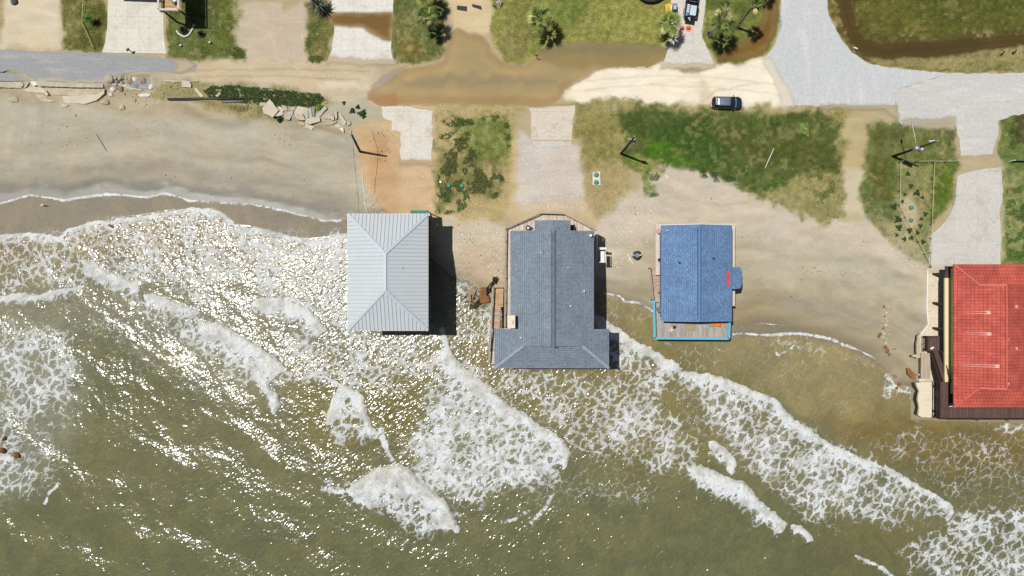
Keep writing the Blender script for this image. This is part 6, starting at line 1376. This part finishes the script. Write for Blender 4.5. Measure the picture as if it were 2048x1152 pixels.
log('weathered pale timber lying along the top of the bank', (330, 162), (397, 163.5), .10, M_LTWOOD, 'timber', 'timber')
log('long black pipe lying along the foot of the weedy bank', (337, 199), (488, 198), .19, simple('dark_pipe', C(62, 58, 62), .6, 0, .25, 3), 'drain_pipe', 'pipe', .1)
log('shorter grey pipe lying just below the long black pipe', (444, 204), (489, 202.5), .17, simple('grey_pipe', C(128, 122, 120), .6, 0, .15, 3), 'drain_pipe', 'pipe', 0)
# slabs below the weedy bank
SL = [
 ([(525, 216), (541, 199.5), (544, 203), (558, 221), (545, 235), (527, 226)], .25, .22, 2, (.05, .16), 'large square pale slab tilted against the weedy bank'),
 ([(519, 207), (523, 205), (533, 206), (530, 211), (521, 214)], .05, .2, 1, (0, 0), 'small grey fragment behind the large tilted square slab'),
 ([(553, 219), (560, 213), (568, 219), (566, 230), (556, 233), (548, 232)], -.05, .2, 2, (0, .05), 'cracked pale slab right behind the large tilted square one'),
 ([(564, 210), (573, 213), (576, 221), (568, 222)], 0, .2, 0, (0, 0), 'small tan fragment at the edge of the weeds'),
 ([(568, 233), (577, 225), (588, 223), (586, 230), (579, 240), (571, 239)], -.05, .2, 1, (0, .1), 'grey five-sided slab lying alone left of the stacked row'),
 ([(580, 215), (589, 213), (592, 219), (585, 222), (578, 219)], 0, .15, 1, (0, 0), 'brownish small slab just under the weeds'),
 ([(589, 225), (597, 213), (608, 215), (620, 219), (610, 221), (606, 239), (594, 238)], .02, .22, 2, (.05, .05), 'wide pale slab at the left of the stacked row'),
 ([(592, 227), (605, 226), (611, 240), (604, 241), (594, 239)], .22, .14, 0, (.08, 0), 'yellowish slab lying on the wide pale slab'),
 ([(607, 222), (616, 219), (618, 234), (613, 239), (608, 230)], .24, .2, 1, (.1, 0), 'narrow grey slab leaning in the stacked row'),
 ([(617, 219), (623, 218), (625, 236), (618, 236)], .14, .22, 1, (.16, 0), 'second narrow grey slab leaning right of the first'),
 ([(624, 218), (630, 216), (630, 233), (629, 236), (625, 238)], .06, .25, 4, (.12, 0), 'dark edged grey slab at the right of the leaning pair'),
 ([(630, 229), (641, 222), (652, 213), (655, 218), (648, 225), (640, 235), (632, 238)], .0, .22, 1, (.1, .06), 'long grey slab slanting up towards the yellow green shrub'),
 ([(612, 238), (625, 235), (640, 236), (641, 243), (630, 246), (620, 249), (611, 246)], .18, .2, 2, (0, .1), 'broad pale slab across the front of the stacked row'),
 ([(612, 247), (624, 250), (634, 247), (624, 260), (610, 256)], -.05, .16, 2, (0, .04), 'flat pinkish slab in the sand at the front of the row'),
 ([(594, 242), (610, 243), (609, 250), (600, 250)], -.08, .14, 0, (0, 0), 'half buried tan slab left of the flat pinkish one'),
 ([(645, 232), (652, 229), (664, 229), (668, 235), (660, 239), (650, 238)], .02, .25, 0, (.05, 0), 'yellowish jagged slab in the middle of the right heap'),
 ([(662, 235), (668, 233), (669, 241), (664, 241)], .06, .3, 2, (0, 0), 'small upright pink block beside the yellowish jagged slab'),
 ([(648, 249), (668, 245), (673, 241), (674, 244), (666, 249), (650, 251)], 0, .22, 0, (0, .05), 'thin tan slab edge curving below the yellowish jagged slab'),
 ([(672, 224), (674.5, 223), (675, 238), (672.5, 240)], 0, .4, 2, (0, 0), 'thin post-like pale fragment standing right of the curved slab'),
 ([(678, 229), (681, 227), (690, 240), (694, 246), (690, 248), (681, 237)], .02, .3, 2, (0, 0), 'long narrow slab pointing down right in the right heap'),
 ([(680, 240), (688, 243), (693, 250), (686, 252), (678, 245)], -.02, .18, 1, (0, 0), 'grey slab under the long narrow one'),
 ([(694, 246), (701, 243), (702, 249), (696, 252)], .02, .25, 1, (0, 0), 'small dark cornered fragment at the far right of the heap'),
 ([(670, 250), (680, 248), (682, 254), (672, 256)], -.05, .12, 2, (0, 0), 'flat pale slab in the sand above the white triangle'),
 ([(679, 257), (687, 256), (688, 266), (684, 262)], .02, .3, 6, (0, 0), 'bright white triangular block below the heap'),
 ([(698, 264), (704, 261), (701, 267)], .0, .2, 2, (0, 0), 'tiny pink chip right of the white triangular block'),
]
for i, (pp, z0, th, mi, tl, lb) in enumerate(SL): slab(pp, z0, th, M_RUB[mi], lb, 'slab', 'concrete_slab', tl, 100 + i, 'broken slabs below the weedy bank')
# seawall remains of the red-roofed house
slab([(1834, 670), (1839, 666), (1839, 714), (1834, 716), (1822, 713), (1823, 710), (1832, 708), (1831, 690)], 1.2, .3, M_RUB[0], 'narrow broken concrete ledge left of the white bulkhead', 'slab', 'concrete_slab', (0, 0), 131)
slab([(1841, 705), (1858, 706), (1860, 740), (1858, 757), (1841, 757)], 1.45, .2, m_plank('pinkish_boards', C(206, 186, 164), 'y', .3), 'pinkish boarded walkway slab inside the white bulkhead', 'slab', 'walkway_slab', (0, 0), 132, None, False)
slab([(1829, 765), (1840, 763), (1861, 762), (1861, 834), (1842, 834), (1834, 830), (1836, 815), (1833, 800), (1836, 782), (1832, 774)], 1.5, .35, m_concrete('seawall_top', C(236, 224, 196), None, C(206, 190, 158), .7, .3), 'large ragged cream seawall slab at the lower left of the red-roofed house', 'slab', 'seawall_slab', (0, 0), 133)
slab([(1811, 737), (1816, 735), (1833, 752), (1837, 760), (1822, 757), (1813, 748)], .1, .3, M_RUB[5], 'rusty brown slab leaning in the wash beside the bulkhead', 'slab', 'rusty_slab', (-.1, 0), 134)
log('white pipe stub sticking out of the bulkhead over the rusty slab', (1829, 747), (1839, 751), .1, M_PVC, 'white_pipe', 'pipe', .8)
q = random.Random(5)
LN = [(1779, 591, 3), (1793, 600, 2), (1768, 613, 3.2), (1773, 614, 4), (1779, 615, 4), (1773, 626, 3.5), (1769, 633, 2.4), (1773, 636, 4), (1775, 642, 4.2), (1772, 650, 4.2), (1766, 657, 3), (1766, 663, 3.2), (1776, 661, 3), (1768, 667, 3.6), (1759, 669, 5), (1767, 675, 4.2), (1774, 679, 3), (1772, 686, 3.4), (1757, 674, 3), (1778, 668, 2.4), (1764, 643, 2.4), (1762, 651, 2)]
for i, (x, y, rr) in enumerate(LN): rock(x, y, rr, rr * .8, rr * .05, M_RUB[(0, 2, 5, 0)[i % 4]], 'small tan rock in the vertical row of rocks on the wet sand', 150 + i, i * .7, 'beach_rock', 'row of tan rocks on the wet sand')
RD = [(1770, 694, 5, 4, .3, 5, 'rust brown rock at the foot of the tan rock row'), (1774, 702, 5, 4, .3, 5, 'darker rust rock just below the foot of the tan rock row'), (1778, 709, 3, 3, .25, 5, 'smallest rust rock below the tan rock row'), (1789, 698, 4, 2, .2, 3, 'flat brown stone right of the rust rocks'), (1789, 752, 3, 5, .5, 3, 'upright brown stone in the foam near the bulkhead'), (1797, 769, 4.5, 4.5, .5, 5, 'dark round rock ringed by foam near the bulkhead'), (1793, 776, 3, 3, .4, 5, 'small dark rock beside the round one in the foam'), (1812, 789, 4, 3, .4, 4, 'grey rock at the lower edge of the foam by the bulkhead')]
for i, (x, y, rx, ry, hz, mi, lb) in enumerate(RD): o = rock(x, y, rx, ry, hz, M_RUB[mi], lb, 180 + i, i); o.location.z = max(o.location.z, SEA_Z - .1) if y > 740 else o.location.z
for i, (x, y, rx, ry, lb) in enumerate([(10, 877, 4, 6, 'small brown rock awash at the left edge, above the other two'), (5, 901, 7, 6, 'dark rock cut by the left edge in the foam'), (34, 911, 9, 6, 'ochre rock with a dark side awash near the left edge'), (222, 452, 7, 3, 'dark rock breaking the foam edge in the upper surf')]):
    o = rock(x, y, rx, ry, .75, M_RUB[5 if i != 3 else 3], lb, 200 + i, -.5); o.location = P(x, y, SEA_Z + .1); o.location.z = SEA_Z - .05
rock(29, 4, 7, 8, .7, simple('dark_boulder', C(104, 102, 104), .9, 0, .2, 3), 'dark grey boulder on the pale sandy lot at the top left', 210, .4)

# tangle of broken deck and roots between the first two houses
t = thing('collapsed_deck', 'tangle of broken brown decking and roots in the foam left of the grey roof', 'debris', G(955, 590)); o0 = Vector(t.location)
def rel(x, y, z): return P(x, y, o0.z + z) - o0
for (cx, cy, wx_, wy_, rz, mi, z) in ((941, 592, 1.0, 2.4, -.35, 3, .35), (966, 588, 1.1, 2.2, .05, 5, .6), (969, 599, 1.4, 1.0, .1, 5, .75), (952, 600, .5, 1.8, -.7, 3, .4)):
    m = MB(); v = rel(cx, cy, z)
    for k in range(7): m.box((v.x + math.cos(rz + 1.57) * (k - 3) * wy_ / 7, v.y + math.sin(rz + 1.57) * (k - 3) * wy_ / 7, z + (k % 3) * .03), (wx_, wy_ / 8, .06), rz)
    m.build('deck_panel', M_RUB[mi], t)
q = random.Random(9); m = MB()
for k in range(26):
    a = rel(950 + q.uniform(-14, 22), 600 + q.uniform(-14, 16), q.uniform(0, .5)); d = Vector((q.uniform(-1, 1), q.uniform(-1, 1), q.uniform(-.1, .3))) * q.uniform(.5, 1.1); m.tube([a, a + d * .5 + Vector((0, 0, .15)), a + d], [.09, .07, .03], 6)
m.build('root', M_CREO, t)
o = link('sea_wrack', shrub_mesh('sea_wrack', 260, 1.1, .35, (72, 70, 34), 77, (.1, .2))); o.location = P(950, 606, SEA_Z) + Vector((0, 0, .1)); tag(o, 'clump of olive weed washed against the broken decking', 'seaweed')
for (x, y, lb, s) in ((979, 579, 'black twisted root stump touching the landing corner', 3), (989, 560, 'dark forked driftwood above the tan landing', 5)):
    q = random.Random(s); m = MB()
    for k in range(16):
        a = Vector((q.uniform(-.35, .35), q.uniform(-.5, .5), q.uniform(.05, .4))); d = Vector((q.uniform(-1, 1), q.uniform(-1.2, 1.2), q.uniform(0, .4))) * q.uniform(.4, .8); m.tube([a, a + d * .5, a + d], [.14, .10, .04], 6)
    o = m.build('driftwood_stump', M_CREO, None, True); o.location = G(x, y); tag(o, lb, 'driftwood')

# septic lids, buried tank, pipes and small things
def lid(x, y, r_, label, mat=M_LIDGREEN, group=None):
    t = thing('septic_tank_access', label, 'septic lid', G(x, y), 0, group); MB().tube([(0, 0, 0), (0, 0, .25), (0, 0, .32)], [r_ * 1.04, r_, r_ * .86], 20).build('lid_cover', mat, t, True); MB().tube([(0, 0, -.1), (0, 0, .06)], r_ * 1.12, 20).build('riser_rim', simple('dark_green_rim', C(38, 88, 70), .6), t); return t
o = slab([(1185, 345), (1200, 343), (1201, 371), (1185, 370)], .0, .1, M_CONC, 'pale concrete pad carrying two green lids beside the gravel drive', 'pad', 'concrete_pad', (0, 0), 140, None, False)
for y, lb in ((350, 'upper green septic lid on the pale pad beside the gravel drive'), (365, 'lower green septic lid on the pale pad beside the gravel drive')): l_ = lid(1192.5, y, .33, lb); l_.location.z += .1
lid(898, 371.5, .30, 'green septic lid on the weedy lot, nearest the white cap'); lid(924, 371.5, .33, 'green septic lid on the weedy lot, farther right from the white cap')
lid(1822, 415.5, .30, 'upper green septic lid inside the roped plot'); lid(1821.5, 441, .28, 'lower green septic lid inside the roped plot')
lid(881.5, 364.5, .2, 'small white round cap left of the green lids on the weedy lot', M_PVC)
t = thing('septic_riser', 'exposed black round septic riser with white pipes on the open sand', 'septic tank', G(1273.5, 511)); q = random.Random(3)
m = MB(); n = 26
m.rings([[(.72 * (1 + .05 * math.sin(k * 5.1)) * math.cos(6.283 * k / n), .72 * (1 + .05 * math.sin(k * 5.1)) * math.sin(6.283 * k / n), z) for k in range(n)] for z in (0, .3)] + [[(.5 * math.cos(6.283 * k / n), .5 * math.sin(6.283 * k / n), .34) for k in range(n)]]); m.build('tank', M_BLACK, t)
m = MB(); m.tube([(.26 * math.cos(6.283 * k / 20), .26 * math.sin(6.283 * k / 20), .52) for k in range(21)], .045, 6); m.build('ring', M_STEEL, t); MB().tube([(0, 0, .3), (0, 0, .5)], .2, 14).build('pump_cap', M_GREY, t)
MB().tube([(-1.05, .02, .36), (-.85, .12, .42), (-.6, .0, .42), (-.36, .04, .42)], .055, 8).build('pipe', M_PVC, t, True); MB().tube([(.25, .02, .42), (.55, .05, .42), (.78, .02, .38)], [.05, .09, .06], 8).build('pipe', M_PVC, t, True)
t = thing('pipe_frame', 'white broken pipe with a short branch leaning beside the black riser', 'pipe', G(1260, 517)); 
MB().tube([rel_ - Vector((0, 0, 0)) for rel_ in (Vector((-.45, .75, .1)), Vector((.45, -.9, .1)))], .055, 8).build('main_pipe', M_PVC, t); MB().tube([(-.02, -.02, .1), (-.2, -.55, .08)], .045, 8).build('branch_pipe', M_PVC, t)
log('white plank lying on the sand below the transformer pole', (1331, 350), (1338, 360), .09, M_WHITE, 'white_plank', 'plank')
log('thin white pole lying in the green lot', (1547, 297), (1529, 337), .05, M_PVC, 'thin_pole', 'pole', .15)
log('short pale green stake lying on the weedy lot', (984, 296), (1003, 291), .05, M_ROPEG, 'stake', 'stake', .1)
log('short white plank at the corner of the metal-roofed house', (868, 457), (876, 449), .07, M_WHITE, 'white_plank', 'plank', .3)
log('thin dark stick lying on the upper beach', (193, 268), (214, 303), .04, M_CREO, 'driftwood_stick', 'stick')
def hose(label, pts, r_, mat, name='hose'):
    g = [G(x, y, r_) for x, y in pts]; o = MB().tube([q - g[0] for q in g], r_, 7).build(name, mat, None, True); o.location = g[0]; return tag(o, label, name)
hose('white hose curving over the sand beside the clay yard', [(727, 345), (725, 358), (728, 375), (731, 390), (730, 405), (734, 420), (738, 430)], .07, simple('cream_hose', C(232, 224, 200), .5))
hose('thin dark cable trailing from the bare pole across the wet sand', [(706, 285), (708, 315), (712, 350), (717, 400), (718, 424)], .022, M_CREO, 'cable')
hose('thin dark cable half buried in the clay yard', [(744, 262), (756, 300), (755, 330), (750, 365), (749, 390)], .022, M_CREO, 'cable')
t = hose('curved white stone border round the dark agave', [(388.5, 49), (386, 58), (381, 67), (376, 72), (369, 74), (363, 71), (357, 67), (354, 62)], .12, M_WHITE, 'border')
for (x, y, lb) in ((363, 92, 'small black and white lawn ornament near the driveway edge'), (421, 86, 'small white lawn ornament right of the lone agave')):
    t = thing('lawn_ornament', lb, 'ornament', G(x, y), .5); MB().tube([(0, 0, .1), (0, 0, .3), (.12, 0, .45)], [.14, .18, .08], 10).build('body', M_WHITE, t, True); MB().rings([rrect(-.3, .0, .1, .12, .05), rrect(-.25, -.05, .06, .3, .04)]).build('tail', M_BLACK, t); MB().tube([(0, 0, 0), (0, 0, .12)], .1, 8).build('foot', M_BLACK, t)
t = thing('mailbox', 'dark mailbox on a short post at the end of the pale driveway', 'mailbox', G(263, 103.5, .03), .6); MB().box((0, 0, .5), (.09, .09, 1.0)).build('post', M_DARKRAIL, t); m = MB(); m.rings([[(x, .16 * math.cos(a), 1.05 + .18 * max(0, math.sin(a)) ) for a in np.linspace(0, math.pi, 7)] + [(x, -.16, .95), (x, .16, .95)] for x in (-.25, .25)]); m.build('box', simple('mailbox_paint', C(96, 98, 92), .5), t)
for (pp, lb) in (([(914, 11), (934, 13), (934, 23), (914, 19.5)], 'left of two dark sheets standing in for shadows on the sandy drive at the top'), ([(944, 8), (962, 12), (964, 20), (945, 14)], 'right of two dark sheets standing in for shadows on the sandy drive at the top'), ([(984, 10), (993, 10.5), (993, 19)], 'small dark triangular sheet standing in for a shadow on the grass edge at the top')):
    slab(pp, 0.01, .04, simple('shadow_sheet', (.03, .03, .035), .8), lb, 'painted shadow', 'shadow_panel', (0, 0), 141, None, False)  # dark sheets in place of shadows cast from beyond the top edge
t = thing('flower_bush', 'white flowering bush on the grass edge at the top', 'bush', G(1000, 8)); link('leaf_mass', shrub_mesh('leaf_mass', 120, .55, .7, (84, 100, 56), 81), t); link('blossom', shrub_mesh('blossom', 160, .55, .8, (232, 232, 228), 82, (.05, .09)), t)
for (x, y, lb) in ((2001, 111, 'left of two short dark stakes on the dry verge at the top right'), (2025, 108, 'right of two short dark stakes on the dry verge at the top right')):
    t = thing('marker_stake', lb, 'stake', G(x, y)); MB().beam((0, 0, 0), (.1, .35, .8), .14, .14).build('stake_post', M_CREO, t); MB().box((.05, .1, .06), (.4, .3, .12), .6).build('stake_foot', M_CREO, t)
t = thing('sign_post', 'dark leaning sign post standing at the edge of the flood water', 'sign post', G(1073.5, 117)); MB().tube([(0, 0, -.1), (-.03, .02, 1.6)], .05, 8).build('post', M_DARKRAIL, t); MB().box((-.05, .02, 1.45), (.5, .05, .3), .2).build('board', M_DARKRAIL, t)
t = thing('egret', 'white egret standing in the shallow swash at the left', 'bird', P(89, 411, SEA_Z + .02)); MB().tube([(-.35, 0, .45), (-.1, 0, .55), (.15, 0, .58), (.28, 0, .75), (.3, 0, .95), (.42, 0, 1.0), (.6, 0, .97)], [.03, .12, .11, .05, .04, .05, .01], 8).build('body', M_WHITE, t, True)
for s in (-.05, .05): MB().tube([(0, s, .45), (.02, s, 0)], .014, 5).build('leg', M_BLACK, t)
# black netted roof edge at the top
t = thing('trampoline', 'black trampoline with a curved rim cut by the top edge', 'trampoline', G(1300, -28)); n = 32
MB().tube([(2.75 * math.cos(6.283 * k / n), 2.75 * math.sin(6.283 * k / n), .8) for k in range(n + 1)], .09, 8).build('rim', M_BLACK, t, True); MB().tube([(0, 0, .78), (0, 0, .80)], 2.7, 32).build('mat', simple('trampoline_mat', (.02, .022, .03), .7), t)
for k in range(6): MB().tube([(2.7 * math.cos(k * 1.047), 2.7 * math.sin(k * 1.047), 0), (2.7 * math.cos(k * 1.047), 2.7 * math.sin(k * 1.047), .8)], .04, 6).build('leg', M_STEEL, t)
